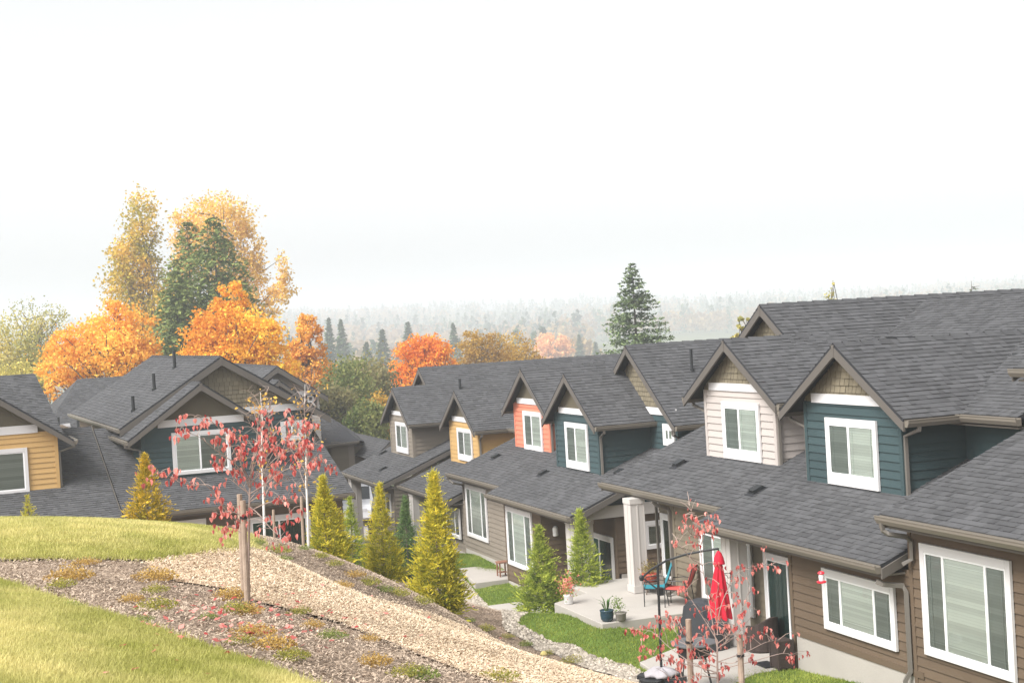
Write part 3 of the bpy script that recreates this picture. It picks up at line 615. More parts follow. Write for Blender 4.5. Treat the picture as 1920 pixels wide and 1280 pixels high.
def sheet(name,poly,step,dz,m,kind='structure',soft=.0):
    "drape a polygon over the terrain as one sheet"
    P=[Vector(p) for p in poly]; bd=[]
    for i in range(len(P)):
        a,b=P[i],P[(i+1)%len(P)]; n=max(1,int((b-a).length/step))
        for k in range(n):
            q=a.lerp(b,k/n)
            if soft: q=q+Vector((random.uniform(-soft,soft),random.uniform(-soft,soft)))
            bd.append(q)
    xs=[p.x for p in P]; ys=[p.y for p in P]
    gx,gy=np.meshgrid(np.arange(min(xs),max(xs),step),np.arange(min(ys),max(ys),step)); gx=gx.ravel(); gy=gy.ravel()
    ins=inside(gx,gy,[(p.x,p.y) for p in bd])
    pts=bd+[Vector((x,y)) for x,y in zip(gx[ins],gy[ins])]
    nb=len(bd); vo,_,fo,_,_,_=delaunay_2d_cdt(pts,[(i,(i+1)%nb) for i in range(nb)],[list(range(nb))],1,1e-5)
    X=np.array([v.x for v in vo]); Y=np.array([v.y for v in vo]); Z=hgt(X,Y)+dz
    T=np.array([f for f in fo if len(f)==3]); V=np.c_[X,Y,Z]
    fl=np.cross(V[T[:,1]]-V[T[:,0]],V[T[:,2]]-V[T[:,0]])[:,2]<0; T[fl]=T[fl][:,::-1]
    o=npmesh(name,V,T,RNG.random(len(T)),m,smooth=True); return tag(o,kind=kind)
def inside(x,y,poly):
    c=np.zeros(len(x),bool); n=len(poly)
    for i in range(n):
        x0,y0=poly[i]; x1,y1=poly[(i+1)%n]
        if y0==y1: continue
        k=((y0>y)!=(y1>y))&(x<(x1-x0)*(y-y0)/(y1-y0)+x0); c^=k
    return c
# base slope
gx=np.r_[np.arange(-14,8,1.0),np.arange(8,34,.2),np.arange(34,72,1.0)]; gy=np.r_[np.arange(-34,-14,1.0),np.arange(-14,2,.2),np.arange(2,16,1.0)]
GX,GY=np.meshgrid(gx,gy,indexing='ij'); GZ=hgt(GX,GY); GZ+=np.where((GX>8)&(GX<34)&(GY>-14)&(GY<2),(vnoise(GX,GY,3.1,3)-.5)*.026,0)-.02
nx,ny=GX.shape; idx=np.arange(nx*ny).reshape(nx,ny)
T=np.c_[idx[:-1,:-1].ravel(),idx[1:,:-1].ravel(),idx[1:,1:].ravel(),idx[:-1,1:].ravel()]
tag(npmesh('ground',np.c_[GX.ravel(),GY.ravel(),GZ.ravel()],T,RNG.random(len(T)),SOIL,smooth=True),kind='structure')
UP=[(24.97,-4.25),(24.0,-4.0),(22.6,-3.75),(20.25,-3.05),(19.3,-2.36),(18.7,-1.84),(18.8,-1.04),(18.95,-.13),(19.3,1.5),(19.5,6),(29,6),(28.5,0),(27.5,-2.6),(26.2,-4.2)]
LO=[(15.92,-.09),(15.12,-.28),(13.6,-.72),(12.8,-1.06),(12.05,-1.35),(11.44,-1.63),(10.99,-1.87),(10.41,-2.03),(9,-2.5),(6,-3.4),(0,-4.2),(-6,-4),(-6,6),(17,6),(16.6,2)]
CH=[(18.55,-1.75),(19.4,-2.5),(20.6,-3.3),(21.6,-3.7),(22.6,-4.3),(22.4,-4.7),(22.89,-5.47),(24.4,-7.1),(25.4,-8.4),(26.9,-9.9),(25.8,-10.3),(22.5,-9.9),(19,-8.6),(16,-6.9),(13,-5.6),(12.6,-4.5),(13.44,-4.09),(14.55,-3.83),(15.63,-3.48),(15.95,-3.02),(16.25,-2.68),(16.94,-2.5),(17.1,-1.95),(18.2,-1.75)]
GR=[(46,-13.1),(40,-12.7),(35,-11.9),(31.6,-10.7),(30.2,-10.25),(29.8,-10.6),(28.2,-10.75),(27.4,-10.95),(25.9,-10.95),(22,-10.8),(17,-10.7),(17,-11.3),(22,-11.2),(25.3,-11.45),(26.7,-11.62),(27.5,-11.45),(28,-11.2),(29.5,-11.15),(30.6,-10.7),(32,-11.6),(34,-12.4),(38,-13.2),(42.4,-13.7),(45,-14)]
LT=[(46,-14.2),(42.4,-13.7),(38,-13.2),(34,-12.4),(32,-11.6),(30.6,-10.7),(29.5,-11.15),(28,-11.2),(27.5,-11.45),(26.7,-11.62),(25.3,-11.45),(24.6,-11.4),(22,-11.3),(17,-11.4),(14,-11.5),(14,-14.1),(24.5,-14.1),(36,-14.9),(44,-15.1),(44,-15.5),(56,-15.6),(56,-13.6)]
sheet('lawn',UP,.14,.006,LAWNM,soft=.06); sheet('lawn',LO,.14,.006,LAWNM,soft=.06); sheet('lawn',LT,.25,.012,mat('green_turf',(.10,.15,.03),.95,.05,.3,.8,.3,bump=.5,bscale=50),soft=.02)
sheet('wood_chip_path',CH,.2,.004,CHIPM,soft=.05); sheet('gravel_strip',GR,.25,.004,GRAVM,soft=.04)
# ---- concrete slabs and patios
def slab(name,u,zt,zb,label=None):
    mb=MB(); mb.prism([(x,y,zb) for x,y in u],(0,0,zt-zb),.5); o=mb.build(name,CONC); bm_=o.modifiers.new('b','BEVEL'); bm_.width=.015; bm_.segments=2; tag(o,kind='structure'); return o
slab('patio',[(31.5,-11.92),(28.77,-11.92),(28.77,-13.9),(28.77,-14.57),(33.4,-14.57),(33.4,-13.0),(32.2,-13.0)],-6.47,-7.6)
slab('patio',[(27.5,-13.3),(26.5,-11.72),(24.3,-11.45),(23.9,-12.2),(24.52,-13.2),(24.52,-14.57),(27.9,-14.57)],-6.79,-7.6)
slab('pad',[(40.95,-13.45),(39.15,-13.4),(39.15,-14.7),(40.95,-14.75)],-8.24,-8.6)
slab('patio',[(46.3,-14.3),(43.38,-13.87),(43.46,-15.43),(46.25,-15.43)],-8.0,-8.7)
slab('driveway',[(90,-9),(56,-8),(56,-13.8),(90,-22)],-9.05,-9.6)
# ---- valley floor far below and rising hills
fx=np.r_[np.arange(60,200,14),np.arange(200,900,50),np.arange(900,5600,200)]; fa=np.radians(np.linspace(-75,45,70))
FX,FA=np.meshgrid(fx,fa,indexing='ij'); PX=FX*np.cos(FA); PY=FX*np.sin(FA)
def vz(d,a=0):
    a=np.clip((np.asarray(a,float)+.55)/.55,0,1)   # hills are lower to the right
    z=np.interp(d,[60,90,150,260,500,1000,2100,2500,5600],[-10,-11,-17,-25,-29,-23,19,24,24]); return z-(1-a)*np.clip((d-900)/1200,0,1)*20+a*np.clip((d-1200)/900,0,1)*5
PZ=vz(FX,FA)+(vnoise(PX,PY,.012,5)-.5)*np.clip((FX-150)/150,0,1)*9
nx,ny=PX.shape; idx=np.arange(nx*ny).reshape(nx,ny); T=np.c_[idx[:-1,:-1].ravel(),idx[:-1,1:].ravel(),idx[1:,1:].ravel(),idx[1:,:-1].ravel()][:,::-1]
tag(npmesh('hills',np.c_[PX.ravel(),PY.ravel(),PZ.ravel()],T,RNG.random(len(T)),mat('far_meadow',(.10,.11,.05),.95,.05,.3,.02,.4),smooth=True),kind='structure')
# ---- grass, chips, bark, pebbles, fallen leaves: real little pieces
def scatter_xy(poly,n,test=None):
    xs=[p[0] for p in poly]; ys=[p[1] for p in poly]; X=[];Y=[];c=0
    while c<n:
        x=RNG.uniform(min(xs),max(xs),n); y=RNG.uniform(min(ys),max(ys),n); k=inside(x,y,poly)
        if test is not None: k&=test(x,y)
        X.append(x[k]);Y.append(y[k]);c+=k.sum()
    return np.concatenate(X)[:n],np.concatenate(Y)[:n]
def infront(x,y,mar=1.06):
    z=hgt(x,y); p=np.c_[x,y,z]@M.T
    return (p[:,2]>3)&(np.abs(p[:,0]/p[:,2])<960/F*mar+.01)&(p[:,1]/p[:,2]<640/F*mar+.02)
def blades(name,poly,n,hh,wd,m,dz=.006,lean=.5):
    x,y=scatter_xy(poly,n,infront); ne=n//9; e=RNG.integers(0,len(poly),ne); f=RNG.random(ne); A=np.array(poly)[e]; B=np.array(poly)[(e+1)%len(poly)]
    ln=np.hypot(*(B-A).T); k=RNG.random(ne)<ln/4; A,B,f=A[k],B[k],f[k]; C=A+(B-A)*f[:,None]+RNG.normal(0,.09,(len(f),2)); k=infront(C[:,0],C[:,1]); x=np.r_[x,C[k,0]]; y=np.r_[y,C[k,1]]; n=len(x)
    z=hgt(x,y)+dz; a=RNG.uniform(0,6.283,n); H=hh*RNG.uniform(.5,1.3,n); 
    tone=np.clip(-.05+.75*vnoise(x,y,.9,11)+.5*vnoise(x,y,3.3,12)+RNG.normal(0,.13,n),0,1)
    dx=np.cos(a)*wd; dy=np.sin(a)*wd; lx=RNG.normal(0,lean,n)*H; ly=RNG.normal(0,lean,n)*H
    V=np.empty((n,3,3)); V[:,0]=np.c_[x-dx,y-dy,z-.01]; V[:,1]=np.c_[x+dx,y+dy,z-.01]; V[:,2]=np.c_[x+lx,y+ly,z+H]
    return tag(npmesh(name,V.reshape(-1,3),np.arange(3*n).reshape(n,3),tone,m),kind='stuff')
GRASS=mat('autumn_grass',(.40,.41,.095),.9,.1,.25,1.,.1,.35,tint2=(.64,.57,.25)); GRASS2=mat('green_grass',(.12,.21,.03),.9,.1,.3,1.,.1,.3,tint2=(.30,.34,.07))
o=blades('grass',LO,150000,.042,.0045,GRASS); tag(o,'short mown lawn grass in the lower left corner','grass')
o=blades('grass',UP,120000,.045,.008,GRASS); tag(o,'yellowing lawn grass on the crest below the left houses','grass')
o=blades('grass',LT,90000,.05,.012,GRASS2); tag(o,'green lawn grass beside the patios','grass')
def chips(name,poly,n,s0,s1,m,dz,excl=(),clump=None):
    x,y=scatter_xy(poly,n,infront); j=RNG.random(n)<.22; x=x+j*RNG.normal(0,.16,n); y=y+j*RNG.normal(0,.16,n)
    for e in excl:
        k=~inside(x,y,e)|(RNG.random(len(x))<.12); x,y=x[k],y[k]
    n=len(x); z=hgt(x,y)+dz+RNG.uniform(0,.02,n); a=RNG.uniform(0,6.283,n); L=RNG.uniform(s0,s1,n); Wd=L*RNG.uniform(.2,.5,n)
    c,s=np.cos(a),np.sin(a); t1=RNG.normal(0,.35,n); t2=RNG.normal(0,.35,n); V=np.empty((n,4,3))
    for i,(p,q) in enumerate(((-1,-1),(1,-1),(1,1),(-1,1))):
        V[:,i]=np.c_[x+(p*L*c-q*Wd*s)/2,y+(p*L*s+q*Wd*c)/2,z+p*L/2*t1+q*Wd/2*t2]
    tt=np.clip(RNG.random(n)*.75+.35*vnoise(x,y,1.6,21),0,1)
    return tag(npmesh(name,V.reshape(-1,3),np.arange(4*n).reshape(n,4),tt,m),kind='stuff')
BED=[(19,-.1),(18.8,-1.9),(19.3,-2.4),(20.3,-3.1),(25,-4.3),(27,-4.2),(30,-6),(33,-8.5),(35,-11.8),(31,-10.8),(28,-10.6),(22,-10.4),(16,-9),(11,-6.5),(8.6,-4),(9,-2.5),(10.4,-2.05),(12,-1.4),(13.6,-.75),(15.9,-.1),(16.3,1.5),(19.2,1.5)]
o=chips('wood_chips',CH,140000,.01,.036,mat('wood_chip',(.42,.31,.20),.9,.1,.3,3,.1,tint2=(.68,.56,.41)),.006); tag(o,'pale wood chips spread over the path','wood chips')
o=chips('bark_mulch',BED,150000,.01,.034,mat('bark_piece',(.24,.175,.125),.9,.1,.3,3,.1,tint2=(.48,.385,.295)),.0,(CH,)); tag(o,'dark shredded bark mulch around the plants','mulch')
# pebbles
def pebbles(name,poly,n,s0,s1,m):
    x,y=scatter_xy(poly,n,infront); r=RNG.uniform(s0,s1,n)*RNG.choice([1,1,1,1.6],n); z=hgt(x,y)+.01+r*.2
    base=np.array([(1,0,0),(.3,.95,0),(-.8,.6,0),(-.8,-.6,0),(.3,-.95,0),(.35,.2,.75),(-.4,-.1,.7)])
    fc=np.array([(0,1,5),(1,2,6),(1,6,5),(2,3,6),(3,4,6),(4,5,6),(4,0,5)])
    V=base[None]*RNG.uniform(.7,1.3,(n,7,3))*r[:,None,None]; a=RNG.uniform(0,6.28,n); c,s=np.cos(a)[:,None],np.sin(a)[:,None]
    V=np.stack([V[...,0]*c-V[...,1]*s+x[:,None],V[...,0]*s+V[...,1]*c+y[:,None],V[...,2]+z[:,None]],-1)
    T=(fc[None]+7*np.arange(n)[:,None,None]).reshape(-1,3)
    return tag(npmesh(name,V.reshape(-1,3),T,np.repeat(RNG.random(n),7),m),kind='stuff')
o=pebbles('pebbles',GR,24000,.014,.034,mat('pebble_stone',(.23,.195,.155),.85,.2,.3,4,.1,tint2=(.47,.415,.345))); tag(o,'rounded drain rock along the foot of the slope','pebbles')
for nm,px,py,D_,r,lab,cl in (('boulder',1160,1246,26.6,.13,'round whitish boulder at the edge of the drain rock',(.62,.60,.58)),('boulder',1105,1243,28.0,.09,'small yellow stained stone beside the drain rock',(.62,.52,.25)),('boulder',1018,1198,30.5,.08,'small yellow rock by the wood chip path',(.6,.5,.2))):
    q=at(px,py,D_); z=float(hgt(q.x,q.y)); mb=MB(); mb.lathe((q.x,q.y,z-.03),[(r*.6,0),(r,r*.35),(r*.95,r*.8),(r*.6,r*1.2),(r*.15,r*1.36)],11)
    for i,v in enumerate(mb.v): mb.v[i]=(v[0]+random.uniform(-.1,.1)*r,v[1]+random.uniform(-.1,.1)*r,v[2]+random.uniform(-.1,.1)*r)
    tag(mb.build(nm,mat(nm+str(int(px)),cl,.9,.1,.1,9,.2),smooth=True),lab,'stone')
# ================================================================ TREES AND PLANTS
BARK=mat('grey_brown_bark',(.16,.13,.11),.9,.1,.2,6,.25); BARKD=mat('dark_bark',(.09,.07,.06),.9,.1,.2,6,.25)
TWIG=mat('pale_twig_bark',(.34,.26,.225),.85,.1,.2,9,.15); BIRCHB=mat('white_birch_bark',(.72,.69,.65),.7,.2,.1,14,.3)
def leafmat(name,a,b,tr=.4): return mat(name,a,.75,.15,.35,1.5,.12,tr,tint2=b)
ORNG=leafmat('orange_maple_leaf',(.88,.39,.06),(.96,.64,.12)); GOLD=leafmat('golden_leaf',(.74,.40,.05),(.85,.56,.13)); OLIV=leafmat('olive_gold_leaf',(.40,.37,.06),(.78,.50,.08))
RUST=leafmat('rust_orange_leaf',(.88,.26,.04),(.95,.50,.055)); BRNZ=leafmat('bronze_leaf',(.42,.23,.035),(.55,.36,.07)); GRNS=leafmat('mixed_green_leaf',(.10,.16,.045),(.27,.27,.09)); DULL=leafmat('dull_olive_leaf',(.20,.20,.085),(.33,.28,.13))
PEACH=leafmat('peach_leaf',(.85,.42,.18),(.9,.55,.25)); PALEY=leafmat('pale_yellow_green_leaf',(.38,.40,.14),(.62,.50,.16))
NEED=leafmat('conifer_needle',(.025,.06,.03),(.09,.14,.05),.15); NEEDL=leafmat('fir_needle',(.045,.09,.05),(.20,.25,.11),.15); CEDR=leafmat('cedar_spray',(.075,.125,.04),(.24,.28,.08),.2)
def rdir(n):
    v=RNG.normal(size=(n,3)); return v/np.linalg.norm(v,axis=1,keepdims=True)
def quads(C,size,nrm=None,asp=.62):
    n=len(C); a=rdir(n); 
    if nrm is not None: a=a*.9+nrm; a/=np.linalg.norm(a,axis=1,keepdims=True)
    b=np.cross(a,rdir(n)); b/=np.linalg.norm(b,axis=1,keepdims=True)+1e-9; c=np.cross(a,b)
    s=(size*RNG.uniform(.6,1.4,n))[:,None]
    V=np.stack([C-b*s,C-c*s*asp,C+b*s,C+c*s*asp],1)
    return V.reshape(-1,3),np.arange(4*n).reshape(n,4)
def ground_z(x,y):
    d=math.hypot(x,y)
    if d<66: return float(hgt(x,y))
    return float(vz(d,math.atan2(y,x)))+ (float((vnoise(np.array([x]),np.array([y]),.012,5)[0]-.5)*np.clip((d-150)/150,0,1)*9))
def limb(mb,a,b,r0,r1,bend=.15,n=5,t=.5):
    a=Vector(a); b=Vector(b); L=(b-a).length; o=Vector((random.uniform(-1,1),random.uniform(-1,1),random.uniform(-.2,.8)))*L*bend
    P=[a.lerp(b,i/n)+o*math.sin(math.pi*i/n)*.5 for i in range(n+1)]
    mb.tube(P,[r0+(r1-r0)*i/n for i in range(n+1)],5,t,cap=False); return P
def leaf_tree(name,label,D,ells,nleaf,ls,m,bark=BARK,trunkpx=None,group='autumn trees behind the houses',tr=.2,cr=.125,nlimb=70,spread=1.0,tw=0,cat='tree',lo=.35):
    "crown from ellipsoids given in photo pixels at distance D (px,py,rx,ry)"
    ls*=.58; nleaf=int(nleaf*1.8)
    k=D/F; E=[]
    for px,py,rx,ry in ells:
        c=np.array(at(px,py,D)); E.append((c,rx*k,ry*k))
    vol=np.array([e[1]**2*e[2] for e in E])**.8; vol/=vol.sum()
    cx=np.average([e[0] for e in E],axis=0,weights=vol)
    bx_=np.array(at(trunkpx or 960,600,D)) if trunkpx else cx
    gz=ground_z(bx_[0],bx_[1]); root=empty(name,(bx_[0],bx_[1],gz),0,label,cat,group); o=Vector((bx_[0],bx_[1],gz))
    C=[];cl=[]
    for (c,rx,ry),v in zip(E,vol):
        n=max(6,int(nleaf*v)); nc=max(3,int(n/38))
        d=rdir(nc)*(RNG.uniform(lo**3,1.45,nc)**(1/3))[:,None]*np.array([rx,rx,ry]); cc=c+d; cl+=[q for q in cc]
        w=RNG.integers(0,nc,n); sg=cr*np.array([rx,rx,ry*.8]); C.append(cc[w]+RNG.normal(size=(n,3))*np.minimum(sg,np.array([1.6,1.6,1.2])*spread*max(.3,D/120)))
    C=np.concatenate(C); C[:,2]=np.maximum(C[:,2],gz+.5)
    V,T=quads(C-np.array(o),ls)
    tone=np.clip(.5+RNG.normal(0,.22,len(C))+ (vnoise(C[:,1],C[:,2],.55,31)-.5)*.9,0,1)
    cr_=npmesh('crown',V,T,tone,m,root)
    mb=MB(); top=max(E,key=lambda e:e[0][2]+e[2]*.4); tp=Vector(top[0].tolist()); tr_=tr
    P=limb(mb,o-Vector((0,0,.4)),tp,tr_,tr_*.25,.05,8)
    random.shuffle(cl)
    for q in cl[:nlimb]:
        q=Vector(q.tolist()); zz=[p for p in P if p.z<q.z-.2] or [P[0]]; s=random.choice(zz[-4:]); limb(mb,s,q,tr_*.35,.02,.2)
    mb.build('trunk',bark,root,o)
    return root
LT_=leaf_tree
LT_('maple_tree','bright orange maple behind the hip roof, left of the tall cedar',88,[(190,660,92,58),(225,620,55,50),(140,690,60,40),(250,690,50,45),(215,578,14,25),(120,650,35,30),(120,728,40,20)],9500,.17,ORNG,tr=.22,trunkpx=185)
LT_('maple_tree','dense golden orange maple directly above the shake gable',86,[(438,630,80,50),(430,565,32,38),(395,615,42,38),(485,640,45,40),(430,670,85,30),(390,660,48,30),(520,690,35,35)],11000,.17,leafmat('golden_maple_leaf',(.88,.37,.045),(.96,.66,.08)),tr=.22,trunkpx=440)
LT_('maple_tree','orange and yellow tree to the right of the teal gable roof',100,[(575,700,42,45),(580,640,26,45),(578,600,10,25),(600,740,30,35),(560,670,24,30)],5200,.18,leafmat('amber_leaf',(.85,.36,.07),(.80,.52,.10)),tr=.18)
LT_('poplar_tree','tall thin olive gold poplar with gaps in its crown, left of the cedar',150,[(265,410,32,42),(268,460,32,45),(250,480,40,40),(235,520,38,45),(285,560,40,50),(240,560,34,40),(300,600,35,40),(270,620,30,40),(310,560,30,45),(225,490,25,30),(290,640,35,35)],7500,.26,OLIV,tr=.35,trunkpx=318,cr=.26,nlimb=40)
LT_('cottonwood_tree','tall pale orange cottonwood rising behind the cedar',160,[(405,405,58,38),(440,430,30,45),(350,430,28,40),(345,480,25,40),(470,470,25,40),(475,520,28,40),(530,520,18,40),(535,545,20,28),(515,560,22,22),(455,560,30,40),(350,540,25,50),(480,590,36,40),(430,500,50,50),(455,620,40,30),(380,470,40,40)],9500,.27,leafmat('pale_orange_leaf',(.72,.44,.09),(.88,.62,.17)),tr=.4,trunkpx=420,cr=.24,nlimb=46)
LT_('maple_tree','fiery orange red maple behind the grey ridge in the middle',112,[(790,690,52,48),(795,655,40,30),(760,710,30,30),(805,640,14,22),(820,680,32,40),(745,735,25,30)],6500,.18,RUST,tr=.2)
LT_('bronze_tree','broad bronze brown tree crown above the middle roofs',135,[(900,655,42,32),(935,660,55,32),(975,672,35,22),(885,640,24,18),(930,690,80,30)],6500,.17,BRNZ,tr=.25,cr=.16)
for i,(px,py,rx,ry,D,m,lab) in enumerate(((650,745,48,55,98,GRNS,'grey green bushy tree just right of the lettered house'),(700,740,45,60,104,DULL,'dull olive tree left of the fiery orange maple'),(668,715,35,40,112,GRNS,'pale green rounded tree under the distant conifers'),(720,790,35,40,92,BRNZ,'brownish low tree behind the small low house'),(625,770,40,40,90,DULL,'olive tree behind the low house roof'),(690,800,35,40,88,GRNS,'dark green bush behind the low grey roof'))):
    LT_('valley_tree',lab,D,[(px,py,rx,ry),(px-rx*.4,py+ry*.3,rx*.7,ry*.6),(px+rx*.3,py-ry*.4,rx*.5,ry*.5)],3600,.19,m,tr=.14,cr=.25,nlimb=40)
LT_('thicket_tree','pale yellow green thicket tree at the far left edge',120,[(25,660,45,55),(10,690,40,40),(60,680,35,40)],3000,.2,PALEY,tr=.14,cr=.28,nlimb=60)
LT_('thicket_tree','sparse bare topped tree between the thicket and the orange maple',130,[(75,640,35,55),(50,600,30,35),(110,600,18,35),(95,670,30,35)],1500,.17,PALEY,tr=.14,cr=.3,nlimb=90)
LT_('thicket_tree','thin greenish tree right behind the ochre house roof',110,[(40,715,50,30),(5,730,40,30)],1800,.2,leafmat('yellow_thicket_leaf',(.45,.42,.10),(.6,.5,.14)),tr=.1,cr=.3)
LT_('peach_tree','pale peach coloured round tree far off in the mist',520,[(1040,652,32,26),(1025,660,22,18),(1058,662,18,18)],2200,.85,PEACH,tr=.3)
LT_('young_tree','thin leafy tree top poking over the highest right roof',72,[(1561,556,9,12),(1562,536,4,10)],45,.10,PALEY,tr=.05,nlimb=25,cr=.3)
LT_('young_tree','leafy green crown peeping left of the highest gable',72,[(1392,612,12,16),(1400,600,8,10),(1388,635,14,16)],420,.13,PALEY,tr=.06,nlimb=12)
# conifers
def conifer_mesh(H,R,nb,lsz,needles,droop=.25,prof=.8,gap=0.,seed=1,up=0.):
    rg=np.random.default_rng(seed); V=[];T=[];tone=[];tw=MB(); tw.tube([(0,0,-.5),(0,0,H*.5),(0,0,H*.97)],[R*.03,R*.02,.012],6,.5); nV=0
    for i in range(nb):
        f=rg.uniform(.06,1)**.85 if gap==0 else (math.floor(rg.uniform(.06,1)**.85*gap)+rg.uniform(0,.45))/gap
        f=min(f,.985); z0=H*f; L=R*(1-f)**prof*rg.uniform(.6,1.08)+.08; a=rg.uniform(0,6.283); d=np.array([math.cos(a),math.sin(a),0])
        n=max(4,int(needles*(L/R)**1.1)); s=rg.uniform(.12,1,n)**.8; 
        zc=z0+up*L*s-droop*L*s**1.6+.10*L*np.maximum(0,s-.7)
        P=d[None]*(L*s)[:,None]; P[:,2]=zc; sd=np.array([-d[1],d[0],0]); wdt=.30*L*(1-s*.75); P+=sd[None]*(rg.normal(0,.5,n)*wdt)[:,None]; P[:,2]+=rg.normal(0,.03,n)*L-.03*L
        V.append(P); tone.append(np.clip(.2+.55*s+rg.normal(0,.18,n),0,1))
        if gap: tw.tube([(0,0,z0),tuple(d*L*.5+np.array([0,0,z0+up*L*.5-droop*L*.33])),tuple(d*L*.95+np.array([0,0,z0+up*L-droop*L*.92]))],[.03,.02,.008],3,.5,cap=False)
    C=np.concatenate(V); tone=np.concatenate(tone); nr=np.c_[np.zeros((len(C),2)),np.full(len(C),1.2)]
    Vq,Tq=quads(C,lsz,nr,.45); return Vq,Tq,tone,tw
def conifer(name,label,loc,H,R,nb,lsz,needles,m,group=None,cat='tree',**kw):
    root=empty(name,loc,random.uniform(0,6),label,cat,group); Vq,Tq,tone,tw=conifer_mesh(H,R,nb,lsz,needles,**kw)
    npmesh('crown',Vq,Tq,tone,m,root); tw.build('trunk',BARKD,root); return root
def gloc(px,D):
    q=at(px,620,D); return (q.x,q.y,ground_z(q.x,q.y))
def place_conifer(name,label,px,pytop,D,wpx,wat,**kw):
    "tip at (px,pytop); wpx half width at photo row wat"
    g=gloc(px,D); tp=at(px,pytop,D); H=tp.z-g[2]; lower=tp.z-at(px,wat,D).z; R=wpx*D/F/max(.05,(lower/H))**kw.get('prof',.8)
    return conifer(name,label,g,H,R,**kw)
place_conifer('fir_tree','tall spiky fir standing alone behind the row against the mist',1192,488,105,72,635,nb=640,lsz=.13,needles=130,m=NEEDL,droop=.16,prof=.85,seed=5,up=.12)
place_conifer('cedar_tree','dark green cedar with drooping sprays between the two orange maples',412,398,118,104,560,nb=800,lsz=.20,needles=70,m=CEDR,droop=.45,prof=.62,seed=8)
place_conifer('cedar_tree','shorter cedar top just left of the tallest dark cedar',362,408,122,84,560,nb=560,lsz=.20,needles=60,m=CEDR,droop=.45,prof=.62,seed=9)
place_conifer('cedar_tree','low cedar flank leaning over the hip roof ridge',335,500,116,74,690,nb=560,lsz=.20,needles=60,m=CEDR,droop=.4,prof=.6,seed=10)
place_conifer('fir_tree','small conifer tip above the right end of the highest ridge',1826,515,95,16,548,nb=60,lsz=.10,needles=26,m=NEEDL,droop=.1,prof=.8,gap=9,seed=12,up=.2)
far=[(617,594,400,17),(640,597,410,18),(685,640,370,20),(716,616,390,22),(765,602,430,20),(850,604,420,16),(1085,626,520,13),(1115,640,520,14),(560,612,480,12),(540,618,470,12),(745,640,480,14),(1165,655,480,10)]
proto=None; G='bluish conifers standing in the misty valley'
for i,(px,py,D,wd) in enumerate(far):
    g=gloc(px,D); H=at(px,py,D).z-g[2]
    if proto is None: 
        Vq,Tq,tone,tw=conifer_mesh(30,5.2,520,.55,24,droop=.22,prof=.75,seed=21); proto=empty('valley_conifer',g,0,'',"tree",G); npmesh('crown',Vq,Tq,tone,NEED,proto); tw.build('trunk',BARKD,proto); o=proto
    else: o=copy_tree(proto)
    o.location=g; o.rotation_euler=(0,0,random.uniform(0,6)); sc=H/30; wsc=wd*D/F*1.9/5.2; o.scale=(wsc,wsc,sc)
    o['label']=['taller of two close misty conifers left of the middle','right one of two close misty conifers left of the middle','short misty conifer below the close pair','misty conifer with broad base left of the fiery maple','misty conifer rising just above the fiery maple','dark narrow misty conifer between the fiery maple and the bronze tree','misty conifer just right of the peach tree','smaller misty conifer close left of the tall fir','slim misty conifer right of the amber tree','faint slim conifer behind the amber tree','low misty conifer just left of the fiery maple','low misty conifer half hidden by the tall fir'][i]
# far wood on the hills: one mass
def wood(n,seed):
    rg=np.random.default_rng(seed); Cs=[];Ss=[];Ts=[];conif=[]
    D=rg.uniform(560,2300,n*3)**1.0; a=rg.uniform(-720,1000,n*3)
    for k in range(n*3):
        d=D[k]; q=M.T@np.array([a[k]/F*1.15,0,1.0])*d; x,y=q[0],q[1]; r=math.hypot(x,y)
        if a[k]>120 and d<1100: continue
        if rg.random()> .25+.75*vnoise(np.array([x]),np.array([y]),.008,41)[0]*1.1: continue
        gz=ground_z(x,y); con=vnoise(np.array([x]),np.array([y]),.0045,77)[0]+rg.normal(0,.22)>.43
        H=(rg.uniform(11,24) if con else rg.uniform(10,18))*(1 if d<1300 else .75); R=H*(.24 if con else .5); m_=int(np.clip(42*(1100/d),18,80))
        u=rg.random(m_); an=rg.uniform(0,6.283,m_)
        if con: rr=R*(1-u)**.8*rg.uniform(.4,1.1,m_); zz=H*u
        else:
            v=rg.normal(size=(m_,3)); v/=np.linalg.norm(v,axis=1,keepdims=True); rr=np.hypot(v[:,0],v[:,1])*R*rg.uniform(.7,1.1,m_); zz=H*.58+v[:,2]*H*.42
        Cs.append(np.c_[x+rr*np.cos(an),y+rr*np.sin(an),gz+zz]); Ss.append(np.full(m_,(H*.055 if con else H*.09)*(1+d/3000))); Ts.append(np.full(m_,rg.random())*.6+rg.random(m_)*.4); conif.append(np.full(m_,con))
    C=np.concatenate(Cs); s=np.concatenate(Ss); t=np.concatenate(Ts); cn=np.concatenate(conif)
    return C,s,t,cn
C,s_,t_,cn=wood(3600,4)
for nm,k,m,lab in (('conifer_wood',cn,NEED,'dark conifers massed on the misty far hills'),('autumn_wood',~cn,leafmat('far_autumn_leaf',(.31,.17,.08),(.36,.27,.12)),'rusty autumn trees massed on the misty far hills')):
    V,T=quads(C[k],s_[k]); tag(npmesh(nm,V,T,t_[k],m),lab,'wood',kind='stuff')
